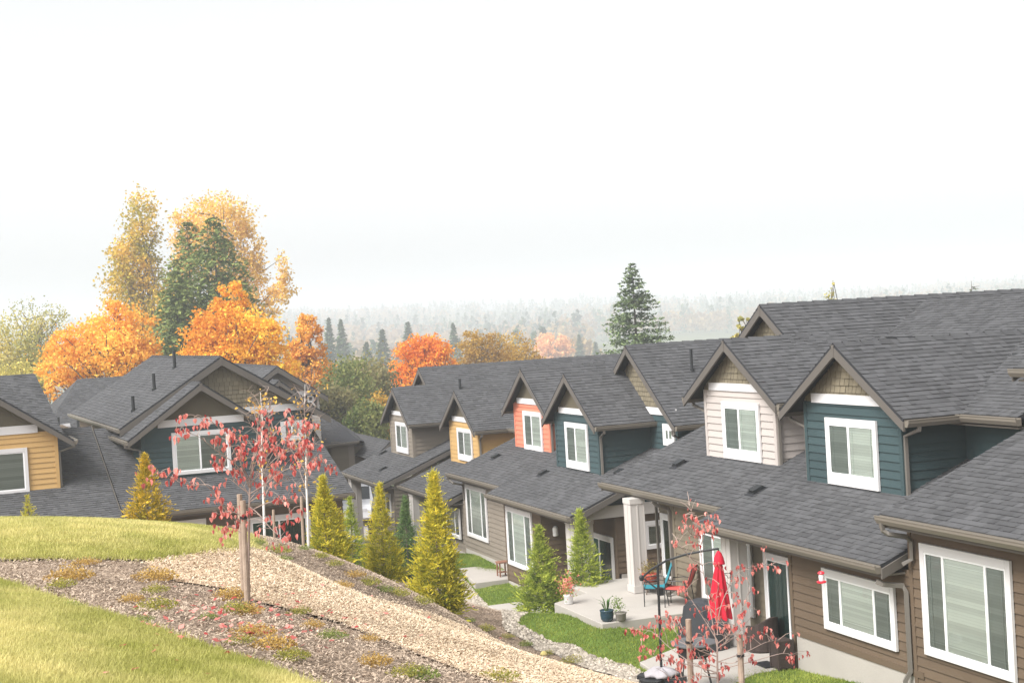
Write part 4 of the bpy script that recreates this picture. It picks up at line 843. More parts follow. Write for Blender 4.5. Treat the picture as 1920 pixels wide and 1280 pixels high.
# ---- thujas along the slope
def thuja_mesh(H,R,n,seed,sparse=0.):
    rg=np.random.default_rng(seed); V=[];T=[];tone=[]; k=0
    for i in range(n):
        f=rg.random()**1.25 if rg.random()>.12 else rg.uniform(.6,1); prof=(1-f/.88)**.72*(.8+.2*math.sin(9*f+seed)**2) if f<.74 else .30*(1-f)**.6+.02
        if f<.12: prof*=.75+2*f
        r=R*prof*(rg.uniform(.25,1.0)**.55)*(1-.35*sparse*rg.random()); a=rg.uniform(0,6.283); r*=.72+.42*math.sin(3*a+7*f+seed)*math.sin(11*f+2*a+seed*2)+.22*rg.random(); o=np.array([math.cos(a)*r,math.sin(a)*r,H*f])
        out=np.array([math.cos(a),math.sin(a),0]); el=rg.uniform(-.1,1.1)+.5*f; L=rg.uniform(.14,.29)*(R/.5)*(1-.62*f)*(1.7 if rg.random()<.1 else 1); sd=np.cross(out,[0,0,1]); tw=rg.normal(0,.5); sd=sd*math.cos(tw)+np.array([0,0,1])*math.sin(tw)*.6
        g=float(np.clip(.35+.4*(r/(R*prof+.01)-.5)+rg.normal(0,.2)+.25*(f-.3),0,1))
        for j in range(6):
            fr=(j+.5)/6; p=o+(out*math.cos(el)+np.array([0,0,math.sin(el)]))*L*fr*(1-.15*fr); p=p-np.array([0,0,.25*L*fr*fr]); sgn=1 if j%2 else -1
            d=out*math.cos(el)*.8+np.array([0,0,math.sin(el)*.8])+sd*sgn*(.75 if j<5 else .05); d/=np.linalg.norm(d); ll=L*(.42-.22*fr if j<5 else .3); wv=np.cross(d,rg.normal(size=3)); wv/=np.linalg.norm(wv)+1e-9; ww=ll*.13
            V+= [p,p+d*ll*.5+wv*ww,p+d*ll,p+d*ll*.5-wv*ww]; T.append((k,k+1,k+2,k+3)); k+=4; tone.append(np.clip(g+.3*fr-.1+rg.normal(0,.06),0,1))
    return np.array(V),np.array(T),np.array(tone)
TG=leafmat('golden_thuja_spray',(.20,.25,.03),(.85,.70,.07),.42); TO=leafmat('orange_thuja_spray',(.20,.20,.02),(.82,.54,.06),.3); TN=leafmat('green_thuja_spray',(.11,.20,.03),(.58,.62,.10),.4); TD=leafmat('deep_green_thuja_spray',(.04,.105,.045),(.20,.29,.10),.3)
GT='young thujas planted along the slope'
def thuja(label,xy,H,R,m,n=900,sparse=0,seed=1,z=None):
    z=float(hgt(*xy)) if z is None else z; root=empty('thuja_shrub',(xy[0],xy[1],z-.03),0,label,'shrub',GT)
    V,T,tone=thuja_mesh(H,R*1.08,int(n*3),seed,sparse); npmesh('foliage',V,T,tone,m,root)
    mb=MB(); mb.tube([(0,0,-.1),(.01,0,H*.5),(0,.01,H*1.02)],[.03,.018,.004],5); mb.build('stem',BARK,root); return root
def th(label,px,pyb,pyt,D,wpx,m,n=900,sparse=0,seed=1):
    b=at(px,pyb,D); H=(pyb-pyt)*D/F; return thuja(label,(b.x,b.y),H,wpx*D/F,m,n,sparse,seed,z=b.z)
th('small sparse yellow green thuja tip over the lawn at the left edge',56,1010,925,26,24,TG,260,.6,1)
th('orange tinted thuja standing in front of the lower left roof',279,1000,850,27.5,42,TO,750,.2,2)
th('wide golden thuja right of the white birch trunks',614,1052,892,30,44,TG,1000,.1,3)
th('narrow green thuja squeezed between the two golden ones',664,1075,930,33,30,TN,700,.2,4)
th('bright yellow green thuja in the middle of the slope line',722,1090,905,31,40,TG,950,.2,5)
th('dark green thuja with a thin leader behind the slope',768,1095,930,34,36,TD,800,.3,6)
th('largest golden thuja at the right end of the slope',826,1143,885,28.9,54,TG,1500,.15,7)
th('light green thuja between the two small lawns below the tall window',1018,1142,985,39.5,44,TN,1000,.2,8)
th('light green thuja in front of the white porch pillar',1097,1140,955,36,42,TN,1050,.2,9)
# ---- saplings
def stake(label,px,pyb,pyt,D,r,tie=None):
    b=at(px,pyb,D); t=at(px+(pyt-pyb)*.045*-1*-1,pyt,D); root=MB(); z0=min(b.z,float(hgt(b.x,b.y)))-.05
    root.tube([(b.x,b.y,z0),(b.x*.5+t.x*.5,b.y*.5+t.y*.5,(b.z+t.z)/2),(t.x,t.y,t.z)],[r,r*.98,r*.95],10,.5); o=root.build('tree_stake',mat('weathered_stake_wood',(.34,.26,.20),.9,.1,.3,4,.4,bump=.3,bscale=22),None,(0,0,0),smooth=False)
    tag(o,label,'stake','stakes holding the young trees')
    if tie: 
        mb=MB(); q=b.lerp(t,tie); mb.tube([q-Vector((0,0,.015)),q+Vector((0,0,.015))],r*1.25,10); mb.build('tie_strap',BLACK,o)
    return o
REDL=leafmat('red_dogwood_leaf',(.50,.055,.06),(.92,.40,.34),.45)
def dogwood(label,D,branches,trunk,nl,seed,leafsz,r0):
    rg=random.Random(seed); b=at(*trunk[0],D); root=empty('dogwood_sapling',b,0,label,'tree','red leaved young trees on the slope'); mb=MB(); k=D/F
    P=[at(x,y,D) for x,y in trunk]; P[0].z=min(P[0].z,float(hgt(P[0].x,P[0].y)))-.05
    mb.tube(P,[r0*(1-.45*i/(len(P)-1)) for i in range(len(P))],7,.5); L=[]
    view=Vector(M[2].tolist())
    for br,w in branches:
        dj=rg.uniform(-1,1); pts=[]
        for i,(x,y) in enumerate(br):
            pts.append(at(x,y,D)+view*dj*(i/(len(br)-1))*.55*(len(br)/4))
        # smooth
        sm=[]
        for i in range(len(pts)-1):
            for q in range(4):
                t=q/4; p0=pts[max(i-1,0)];p1=pts[i];p2=pts[i+1];p3=pts[min(i+2,len(pts)-1)]
                sm.append(.5*((2*p1)+(p2-p0)*t+(2*p0-5*p1+4*p2-p3)*t*t+(3*p1-p0-3*p2+p3)*t**3))
        sm.append(pts[-1]); n=len(sm)
        mb.tube(sm,[r0*.42*(1-.8*i/(n-1)) for i in range(n)],5,.6,cap=False)
        for i in [q for q in range(int(n*.3),n) for _ in (0,1)]:
            if rg.random()<.58:
                d=Vector((rg.uniform(-1,1),rg.uniform(-1,1),rg.uniform(-.2,1))); d.normalize(); ln=rg.uniform(.05,.22)*D/16; e=sm[i]+d*ln; m_=sm[i]+d*ln*.5+Vector((0,0,.02))
                mb.tube([sm[i],m_,e],[.004*D/16,.003*D/16,.0022*D/16],3,.8,cap=False)
                if rg.random()<w: 
                    for _ in range(rg.choice((2,3,4,5))): L.append(e+Vector((rg.uniform(-.035,.035),rg.uniform(-.035,.035),rg.uniform(-.05,.02))))
        if w>0:
            for _ in range(int(6*w)): L.append(sm[-1]+Vector((rg.gauss(0,.05),rg.gauss(0,.05),rg.gauss(-.02,.04))))
    mb.build('branches',TWIG,root,b)
    V=[];T=[];tn=[];kk=0
    for p in L:
        a=rg.uniform(0,6.283); s=leafsz*rg.uniform(.65,1.25); out=Vector((math.cos(a),math.sin(a),0)); sd=Vector((-out.y,out.x,0)); ax=(out*rg.uniform(.1,.7)+Vector((0,0,-1))).normalized(); nn=ax.cross(sd)
        fold=rg.uniform(.5,1.25); wv=.44; tt=rg.random()
        prev=None; c=p-b; rows=[]
        for j,(f,wd) in enumerate(((0,.02),(.22,.75),(.5,1),(.78,.6),(1.0,.03))):
            mid=c+ax*s*f+nn*(-.18*s*f*f)+ out*.0; l=mid+sd*(wd*wv*s*math.cos(fold))+nn*(wd*wv*s*math.sin(fold)); r=mid-sd*(wd*wv*s*math.cos(fold))+nn*(wd*wv*s*math.sin(fold)); rows.append((l,mid,r))
        for l,m2,r in rows: V+=[l[:],m2[:],r[:]]
        for j in range(4):
            i0=kk+3*j; T+= [(i0,i0+1,i0+4,i0+3),(i0+1,i0+2,i0+5,i0+4)]; tn+=[min(1,max(0,tt+rg.uniform(-.1,.1)))]*2
        kk+=15
    npmesh('leaves',np.array(V),np.array(T),np.array(tn),REDL,root); return root
B1=[([(466,985),(436,965),(412,930),(395,905),(368,903),(330,888),(302,884)],.9),([(468,905),(446,868),(412,838),(385,812),(352,800)],.75),([(468,900),(450,858),(428,812),(405,785),(380,778)],.8),([(469,905),(473,850),(484,800),(492,768)],.35),([(469,915),(488,870),(512,838),(545,815),(572,800)],.85),
 ([(469,905),(490,885),(520,856),(560,842),(590,862),(612,878)],.9),([(468,958),(500,942),(530,934),(550,948),(545,975)],.8),([(465,970),(446,966),(425,960),(402,968)],.9),([(467,990),(455,1000),(428,985),(415,1008)],.8),([(469,950),(490,962),(515,985),(540,1000)],.9),([(469,925),(500,905),(535,880),(565,868),(600,856)],.9),
 ([(468,930),(452,905),(425,880),(410,860)],.7),([(469,900),(478,862),(500,826),(520,800)],.9),([(468,915),(458,870),(462,830),(456,800)],.75),([(469,940),(492,925),(520,905),(545,900)],.7),([(469,895),(484,850),(508,815),(540,790)],.7),([(468,880),(476,830),(474,790)],.6),([(469,935),(500,900),(530,850),(560,830)],.85),([(468,925),(440,900),(445,870),(440,850)],.7)]
dogwood('young tree with drooping crimson leaves tied between two stakes on the mulch',15.6,B1,[(467,1138),(466,1060),(467,985),(468,930),(469,890)],0,3,.057,.015)
stake('taller weathered wooden stake beside the crimson sapling at left',457,1105,926,16.2,.031,.72); stake('front weathered wooden stake of the crimson sapling at left',464,1137,938,15.5,.031,.84)
B2=[([(1344,1210),(1330,1130),(1318,1060),(1312,1005),(1296,950)],.5),([(1315,1020),(1325,990),(1335,985)],.9),([(1318,1060),(1290,1040),(1262,1005)],.25),([(1312,1005),(1290,995),(1280,960)],.7),([(1345,1200),(1320,1160),(1290,1115),(1275,1105)],.85),([(1345,1190),(1352,1150),(1372,1110),(1400,1080),(1440,1072),(1462,1075)],.9),([(1345,1170),(1340,1130),(1345,1090)],.7),([(1346,1205),(1370,1180),(1390,1130),(1402,1095)],.75),
 ([(1344,1250),(1310,1235),(1270,1190),(1256,1178)],.9),([(1345,1230),(1300,1210),(1270,1165),(1235,1160)],.6),([(1344,1260),(1300,1245),(1250,1235),(1200,1215)],.95),([(1346,1240),(1400,1225),(1440,1210),(1468,1208)],.9),([(1346,1255),(1410,1240),(1470,1225),(1490,1235)],.9),([(1345,1270),(1300,1262),(1255,1265)],.7),([(1345,1215),(1380,1200),(1405,1180)],.4),([(1345,1225),(1320,1200),(1330,1170)],.6),([(1346,1215),(1362,1190),(1350,1160)],.5),([(1344,1262),(1320,1255),(1305,1225)],.8),([(1346,1240),(1376,1235),(1390,1200)],.3),([(1300,1245),(1255,1215),(1225,1190),(1190,1190)],.9)]
dogwood('nearly bare crimson leaved sapling in front of the right patio',19,B2,[(1346,1330),(1346,1280),(1345,1240),(1345,1200)],0,5,.06,.018)
stake('pale wooden stake left of the nearly bare sapling',1298,1330,1160,19.3,.04,.75); stake('weathered stake with black tie right of the nearly bare sapling',1393,1330,1188,18.8,.04,.72)
YEL=leafmat('yellow_birch_leaf',(.65,.33,.06),(.85,.55,.12))
def birch(label,px,pyb,pyt,D,seed,nb=26,fork=None):
    rg=random.Random(seed); b=at(px,pyb,D); t=at(px-8,pyt,D); z0=float(hgt(b.x,b.y)); root=empty('birch_sapling',(b.x,b.y,min(z0,b.z)),0,label,'tree','white stemmed young birches at the crest'); o=root.location.copy(); mb=MB()
    H=t-b; P=[b+H*f+Vector((rg.uniform(-1,1),rg.uniform(-1,1),0))*.03*f for f in (0,.2,.4,.6,.8,1)]; P[0]=Vector((b.x,b.y,min(z0,b.z)-.1)); mb.tube(P,[.026,.023,.019,.014,.009,.004],7,.5); mb.build('trunk',BIRCHB,root,o)
    m2=MB(); L=[]
    for i in range(nb):
        f=rg.uniform(.25,.95); s=b+H*f; a=rg.uniform(0,6.283); ln=H.length*rg.uniform(.18,.38)*(1.1-f*.7); e=s+Vector((math.cos(a)*ln*.5,math.sin(a)*ln*.5,ln*.8)); pts=limb(m2,s,e,.010,.003,.25,5,.3)
        for p in pts[2:]:
            for _ in range(2):
                q=p+Vector((rg.uniform(-1,1),rg.uniform(-1,1),rg.uniform(-.6,.8)))*.22; m2.tube([p,q],[.0035,.002],3,.3,cap=False)
                if rg.random()<.28: L.append(q)
    m2.build('twigs',TWIG,root,o); C=np.array([tuple(p-o) for p in L]); C=np.repeat(C,2,0)+RNG.normal(0,.04,(len(C)*2,3)); V,T=quads(C,.035); npmesh('leaves',V,T,RNG.random(len(C)),YEL,root)
birch('white trunked birch behind the crimson sapling, few yellow leaves',496,1012,735,27,1,22); birch('white trunked birch beside the wide golden thuja',578,1022,720,29,2,24); stake('short stake tied to the right birch',569,1022,930,28.8,.03); stake('thin grey stake between the two birches',515,1012,955,27.5,.025)
# ---- ground cover clumps
GC=[leafmat('yellow_green_heath',(.20,.24,.05),(.50,.42,.10)),leafmat('orange_heath',(.42,.26,.08),(.58,.40,.12)),leafmat('green_heath',(.13,.20,.05),(.34,.36,.10))]
spots=[(130,1085,1,1.5),(115,1100,0,1),(290,1085,1,1.2),(290,1110,0,1.1),(160,1058,1,.9),(245,1127,1,.7),(290,1142,0,1.1),(430,1120,1,1.1),(440,1146,0,1.2),(462,1150,1,1.),(470,1190,1,1.2),(450,1205,0,.8),(510,1215,1,1.3),(545,1235,0,1.2),(560,1150,0,.9),(585,1175,1,.9),(620,1195,2,1.),(130,1140,2,.5),(265,1165,2,.6),(520,1035,0,1.2),(530,1050,2,.9),(600,1045,0,1.2),(625,1060,0,1.3),(660,1080,1,1.2),(690,1095,0,1.3),(720,1108,2,1.2),(745,1115,0,1.2),(640,1100,1,.8),(790,1130,0,1.2),(850,1150,0,1.2),(880,1165,2,1.1),(910,1180,0,1.1),(950,1195,0,1.1),(985,1210,2,1.),(1030,1225,0,1.),(1075,1240,0,1.1),(700,1245,1,1.),(760,1265,0,1.),(790,1270,2,1.),(690,1200,1,.7),(390,1160,2,.5),(570,1030,2,1.),(930,1275,0,1.),(480,1020,2,1.)]
def march(px,py):
    r=M.T@np.array([(px-960)/F,(py-640)/F,1.0]); t=np.arange(6,60,.05); q=t[:,None]*r[None]; b=q[:,2]<hgt(q[:,0],q[:,1]); i=int(np.argmax(b)); return q[i] if b[i] else None
protos=[]
for mi in range(3):
    for vv in range(2):
        n=900; a=RNG.uniform(0,6.283,n); r=RNG.random(n)**.6*.24; zz=RNG.random(n)**.7*(.02+.17*(1-(r/.26)**2)*(.55+.45*np.sin(5*a+9*r*8))); C=np.c_[r*np.cos(a)*(1+.3*vv),r*np.sin(a),zz]; V,T=quads(C,.0135,np.array([[0,0,.4]])); protos.append((V,T,RNG.random(n)*.7+zz*2.2,GC[mi]))
meshes={}
LB={0:'low yellow green heath clump spreading on the bark mulch',1:'low orange tinged heath clump spreading on the bark mulch',2:'low plain green heath clump spreading on the bark mulch'}
for px,py,mi,sc in spots:
    q=march(px,py)
    if q is None: continue
    key=mi*2+random.randint(0,1)
    if key in meshes: o=meshes[key].copy(); COL.objects.link(o)
    else: o=npmesh('heath_clump',*protos[key][:3],protos[key][3]); meshes[key]=o
    o.location=(q[0],q[1],float(hgt(q[0],q[1]))+.005); o.rotation_euler=(0,0,random.uniform(0,6)); s=sc*random.uniform(.55,.85); o.scale=(s,s,s*.85)
    tag(o,LB[mi],'ground cover','low heath clumps on the mulch slope')
# fallen crimson leaves
pts=[]
while len(pts)<230:
    px,py=(random.gauss(470,95),random.gauss(1165,28)) if random.random()<.8 else (random.uniform(150,1000),random.uniform(1090,1275))
    q=march(px,py)
    if q is not None: pts.append((q[0],q[1],float(hgt(q[0],q[1]))+.035))
V,T=quads(np.array(pts),.03,np.array([[0,0,1.6]]),.7); tag(npmesh('fallen_leaves',V,T,RNG.random(len(pts)),REDL),'fallen crimson leaves scattered around the left sapling','leaves',kind='stuff')
# ================================================================ THINGS ON THE PATIOS
ZA=-6.785; ZB=-6.468
def thing(name,label,cat,loc,rz=0,group=None): return empty(name,loc,rz,label,cat,group)
# cantilever umbrella: pole, curved arm, folded red canopy
RED=mat('red_umbrella_cloth',(.50,.02,.04),.85,.1,.25,4,.1)
pb=at(1238,1224,27.45); pb.z=ZA; u=thing('patio_umbrella','folded red cantilever parasol hanging from a black curved arm','umbrella',pb)
mb=MB(); tp=at(1233,1060,27.45); mb.tube([pb,tp],.024,10,.5); mb.build('pole',BLACK,u,pb)
mb=MB(); arm=[at(1203,1083,27.55),at(1222,1066,27.5),at(1250,1050,27.4),at(1285,1039,27.25),at(1320,1032,27.1),at(1345,1028,27.0)]; mb.tube(arm,.021,8,.5); mb.lathe(arm[0]-Vector((0,0,.05)),[(.03,0),(.045,.03),(.045,.07),(.03,.1)],10); mb.build('arm',BLACK,u,pb)
mb=MB(); mb.tube([at(1206,1083,27.52),at(1225,1098,27.47),at(1240,1110,27.42)],.014,6,.5); q=at(1238,1108,27.4); mb.box(q-Vector((.05,.05,.07)),q+Vector((.05,.05,.07))); mb.build('strut',BLACK,u,pb)
ct=at(1347,1034,27.0); cb=at(1350,1157,27.0); mb=MB(); mb.tube([ct+Vector((0,0,.07)),ct],.014,6); mb.build('hanger',BLACK,u,pb)
n=40; rows=16; V=[];T=[]
Hc=ct.z-cb.z
for j in range(rows+1):
    f=j/rows; r=.03+.20*f**.9; z=ct.z-Hc*f
    for i in range(n):
        a=2*math.pi*i/n; lob=1+.28*math.cos(8*a+.6*math.sin(5*f))*min(1,f*2.5); rr=r*lob*.82; zz=z-(.03*math.cos(8*a) if j==rows else 0)
        V.append((ct.x+(cb.x-ct.x)*f+rr*math.cos(a)-pb.x,ct.y+(cb.y-ct.y)*f+rr*math.sin(a)-pb.y,zz-pb.z))
for j in range(rows):
    for i in range(n): i2=(i+1)%n; T.append((j*n+i,(j+1)*n+i,(j+1)*n+i2,j*n+i2))
npmesh('canopy',np.array(V),np.array(T),RNG.random(len(T)),RED,u,smooth=True)
mb=MB(); pr=[(.015,.02),(.05,-.02),(.085,-.10),(.105,-.20),(.112,-.22)]; mb.lathe(ct,pr,16,.6); mb.build('vent_cap',RED,u,pb,smooth=True)
bs=thing('umbrella_base','black base plate weighed down by a crumpled white sandbag','umbrella base',(pb.x,pb.y,ZA)); mb=MB()
for k in range(4):
    a=k*math.pi/2+.5; d=Vector((math.cos(a),math.sin(a),0)); s=Vector((-d.y,d.x,0)); c=Vector((pb.x,pb.y,ZA+.01)); mb.prism([c+d*.08+s*.20,c+d*.42+s*.20,c+d*.48,c+d*.42-s*.20,c+d*.08-s*.20],(0,0,.07),.3)
mb.build('plate',BLACK,bs,bs.location); mb=MB()
mb.lathe((pb.x,pb.y,ZA+.08),[(.24,0),(.31,.03),(.30,.07),(.20,.12),(.06,.15),(.03,.15)],26,.5)
for i,v in enumerate(mb.v):
    a=math.atan2(v[1]-pb.y,v[0]-pb.x); k=1+.13*math.sin(5*a)+.07*math.sin(11*a+1); mb.v[i]=(pb.x+(v[0]-pb.x)*k,pb.y+(v[1]-pb.y)*k,v[2]+.02*math.sin(7*a)*(v[2]>ZA+.1))
mb.build('sandbag',mat('white_sandbag',(.36,.34,.355),.8,.1,.1,12,.1),bs,bs.location,smooth=True)
# covered barbecue
g=thing('barbecue','black covered barbecue behind the folded red parasol','barbecue',(26.95,-13.35,ZA),.25); g.scale=(.75,.75,.85); mb=MB()
prof=[(-.72,0),(-.72,.55),(-.5,.72),(-.42,1.0),(-.2,1.12),(.2,1.12),(.42,1.0),(.5,.72),(.72,.55),(.72,0)]
CB=mat('black_grill_cover',(.045,.048,.055),.5,.35,.15,5,.2,bump=.3,bscale=7)
W=[]
for i in range(7):
    f=i/6; y=-.33+.66*f; sh=.9+.1*math.sin(math.pi*f); W.append([(x*sh+.012*random.uniform(-1,1),y,z*(.96+.04*math.sin(math.pi*f))) for x,z in prof])
for i in range(6):
    for k in range(len(prof)-1): mb.poly([W[i][k],W[i+1][k],W[i+1][k+1],W[i][k+1]])
mb.poly(W[0]); mb.poly(W[6][::-1]); mb.build('cover',CB,g)
mb=MB(); [mb.tube([(sx*.6,sy*.25,0),(sx*.6,sy*.25,.1)],.03,8) for sx in(-1,1) for sy in(-1,1)]; mb.build('leg',BLACK,g)
# fire table
q=at(1300,1203,26.6); t=thing('fire_table','octagonal grey topped fire table in front of the barbecue','table',(q.x,q.y,ZA)); mb=MB()
hT=max(.3,q.z-ZA); mb.lathe((0,0,hT-.03),[(.42,0),(.43,.01),(.43,.03),(.40,.04)],8,.5); mb.build('top',mat('slate_table_top',(.10,.105,.11),.5,.4,.1,6,.2),t)
mb=MB(); mb.lathe((0,0,hT-.26),[(.22,0),(.3,.02),(.30,.22)],8,.4); mb.build('bowl',BLACK,t)
for k in range(4):
    a=k*math.pi/2+.4; mb=MB(); mb.tube([(.26*math.cos(a),.26*math.sin(a),hT-.2),(.30*math.cos(a),.30*math.sin(a),hT*.5),(.42*math.cos(a),.42*math.sin(a),0)],.012,6); mb.build('leg',BLACK,t)
# wicker tub chair
WK=mat('brown_wicker',(.055,.04,.035),.75,.2,.3,30,.3,bump=.5,bscale=90)
c=thing('tub_chair','dark brown wicker tub armchair by the sliding door','armchair',(26.05,-14.15,ZA),math.radians(115)); mb=MB(); n=18; 
for i in range(n):
    a0=math.radians(-20+220*i/n); a1=math.radians(-20+220*(i+1)/n)
    def hh(a): return .52+.16*max(0,math.sin(a))**1.5
    for (r0,r1) in ((.36,.30),):
        p=lambda a,r,z:(r*math.cos(a)*.95,r*math.sin(a)*.95,z)
        mb.poly([p(a0,.33,.02),p(a1,.33,.02),p(a1,.36,hh(a1)),p(a0,.36,hh(a0))]); mb.poly([p(a1,.27,.02),p(a0,.27,.02),p(a0,.29,hh(a0)),p(a1,.29,hh(a1))]); mb.poly([p(a0,.36,hh(a0)),p(a1,.36,hh(a1)),p(a1,.29,hh(a1)),p(a0,.29,hh(a0))])
for a in (math.radians(-20),math.radians(200)): mb.poly([(.33*math.cos(a)*.95,.33*math.sin(a)*.95,.02),(.36*math.cos(a)*.95,.36*math.sin(a)*.95,.52),(.29*math.cos(a)*.95,.29*math.sin(a)*.95,.52),(.27*math.cos(a)*.95,.27*math.sin(a)*.95,.02)])
mb.build('shell',WK,c); mb=MB(); mb.prism([(.27*math.cos(a),.26*math.sin(a)-.03,.2) for a in [2*math.pi*k/16 for k in range(16)]],(0,0,.13)); mb.build('seat',mat('dark_cushion',(.05,.04,.04),.9,.1,.1,5,.1),c)
mb=MB(); mb.box((-.26,-.26,.02),(.26,.1,.2)); mb.build('seat_frame',WK,c)
# tall wicker planter
p=thing('wicker_planter','tall brown wicker planter box at the siding corner','planter',(24.55,-13.75,ZA),.0); mb=MB(); mb.prism([(-.16,-.16,.03),(.16,-.16,.03),(.16,.16,.03),(-.16,.16,.03)],(0,0,.50)); mb.build('box',WK,p); mb=MB()
for sx in(-1,1):
    for sy in(-1,1): mb.box((sx*.15-.02,sy*.15-.02,0),(sx*.15+.02,sy*.15+.02,.54))
mb.build('frame',WK,p)
m_=thing('door_mat','small black mat on the right patio','mat',(24.9,-13.6,ZA)); mb=MB(); mb.prism([(-.22,-.14,.002),(.22,-.14,.002),(.22,.14,.002),(-.22,.14,.002)],(0,0,.025)); mb.build('mat',BLACK,m_)
# sling chairs
def sling(label,loc,rz,m):
    c=thing('sling_chair',label,'chair',loc,rz,'sling chairs on the middle patio'); mb=MB()
    for sx in(-1,1):
        x=.26*sx
        mb=MB(); mb.tube([(x,.26,0),(x,.25,.38),(x,.18,.56),(x,-.05,.58),(x,-.2,.56),(x,-.27,0)],.011,6); mb.build('leg',BLACK,c)
        mb=MB(); mb.tube([(x*.92,.25,.38),(x*.92,-.18,.36),(x*.92,-.30,.6),(x*.92,-.38,.85)],.011,6); mb.build('frame',BLACK,c)
    mb=MB(); pr=[(.25,.385),(.1,.37),(-.18,.365)]
    for i in range(2): mb.poly([(-.24,pr[i][0],pr[i][1]),(.24,pr[i][0],pr[i][1]),(.24,pr[i+1][0],pr[i+1][1]),(-.24,pr[i+1][0],pr[i+1][1])])
    o=mb.build('seat',m,c); o.modifiers.new('s','SOLIDIFY').thickness=.012
    mb=MB(); pr=[(-.19,.37),(-.26,.52),(-.33,.70),(-.385,.86)]
    for i in range(3): mb.poly([(-.24,pr[i][0],pr[i][1]),(.24,pr[i][0],pr[i][1]),(.24,pr[i+1][0],pr[i+1][1]),(-.24,pr[i+1][0],pr[i+1][1])])
    o=mb.build('backrest',m,c); o.modifiers.new('s','SOLIDIFY').thickness=.012
sling('teal blue sling chair on the middle patio by the white pillar',(30.0,-13.75,ZB),math.radians(-24),mat('teal_sling',(.03,.22,.27),.7,.2,.1,8,.05)); sling('coral red sling chair beside the house corner',(29.55,-14.1,ZB),math.radians(-40),mat('coral_sling',(.6,.10,.09),.7,.2,.1,8,.05))
# pots
def pot(name,label,loc,prof,m,soil=.9):
    t=thing(name,label,'plant pot',loc); mb=MB(); mb.lathe((0,0,0),prof,20,.5); mb.build('pot',m,t,smooth=True); return t
def leaves(parent,C,size,m): 
    V,T=quads(np.array(C),size); npmesh('foliage',V,T,RNG.random(len(C)),m,parent)
q=(28.95,-12.12,ZB); t=pot('plant_pot','dark blue glazed pot with spiky leaves on the patio corner',q,[(.09,0),(.13,.04),(.145,.14),(.14,.2),(.15,.22),(.15,.24),(.125,.24),(.12,.2)],mat('blue_glaze',(.02,.05,.075),.25,.5,.1,6,.15)); mb=MB()
for k in range(16):
    a=random.uniform(0,6.28); l=random.uniform(.25,.42); d=Vector((math.cos(a),math.sin(a),0)); e=random.uniform(.3,1); s=Vector((-d.y,d.x,0))*.012; b0=Vector((0,0,.2))+d*.03; m1=b0+d*l*.35*e+Vector((0,0,l*.6)); m2=b0+d*l*.9*e+Vector((0,0,l*.75)); mb.poly([b0-s,b0+s,m1+s,m1-s]); mb.poly([m1-s,m1+s,m2])
mb.build('foliage',leafmat('iris_leaf',(.08,.17,.06),(.16,.26,.09)),t)
t=pot('plant_pot','small grey clay pot next to the dark blue one',(28.82,-12.38,ZB),[(.08,0),(.105,.03),(.11,.14),(.12,.15),(.12,.18),(.1,.18),(.09,.14)],mat('grey_clay',(.25,.225,.20),.7,.2,.1,6,.15)); leaves(t,RNG.normal(size=(220,3))*[.07,.07,.09]+[0,0.06,.33],.02,leafmat('boxy_leaf',(.13,.22,.05),(.30,.38,.12)))
t=pot('plant_pot','white pot with salmon pink flowering shrub at the patio rear corner',(31.2,-12.15,ZB),[(.085,0),(.1,.02),(.1,.18),(.11,.19),(.11,.2),(.09,.2),(.085,.16)],mat('white_glaze',(.8,.8,.8),.3,.5,.03)); leaves(t,RNG.normal(size=(260,3))*[.10,.10,.11]+[0,0,.42],.024,leafmat('salmon_flower',(.75,.16,.15),(.85,.4,.32))); leaves(t,RNG.normal(size=(160,3))*[.09,.09,.11]+[0,0,.34],.02,GC[0])
t=pot('plant_pot','terracotta red pot with a dry bushy plant beside the white pillar',(31.15,-14.15,ZB+.28),[(.12,0),(.15,.02),(.17,.14),(.18,.15),(.18,.19),(.15,.19),(.14,.14)],mat('terracotta_red',(.45,.09,.06),.7,.2,.1,6,.15)); leaves(t,RNG.normal(size=(380,3))*[.10,.10,.08]+[0,0,.28],.02,leafmat('dry_leaf',(.22,.19,.06),(.36,.28,.10)))
s=thing('side_stool','low wooden stool under the terracotta pot','stool',(31.15,-14.15,ZB)); mb=MB(); mb.lathe((0,0,.235),[(.19,0),(.19,.04)],14); mb.build('seat',BARK,s)
for k in range(3): a=k*2.1; mb=MB(); mb.tube([(.11*math.cos(a),.11*math.sin(a),.24),(.16*math.cos(a),.16*math.sin(a),0)],.014,6); mb.build('leg',BARK,s)
# hummingbird feeder
q=at(1540,1082,24.6); f=thing('bird_feeder','red and clear bird feeder hanging under the gutter','bird feeder',q); FR=mat('red_plastic',(.75,.02,.04),.35,.5,.05)
mb=MB(); mb.lathe((0,0,-.10),[(.02,0),(.075,.015),(.08,.035),(.05,.05)],14); mb.build('base',FR,f); mb=MB(); mb.lathe((0,0,.055),[(.045,0),(.06,.015),(.045,.04),(.01,.05)],14); mb.build('lid',FR,f); mb=MB(); mb.lathe((0,0,-.05),[(.04,0),(.045,.05),(.04,.105)],14); mb.build('bottle',mat('pale_bottle',(.75,.7,.7),.1,.6,.05),f); mb=MB(); mb.tube([(0,0,.1),(0,0,-4.5-q.z)],.004,4); mb.build('wire',BLACK,f)
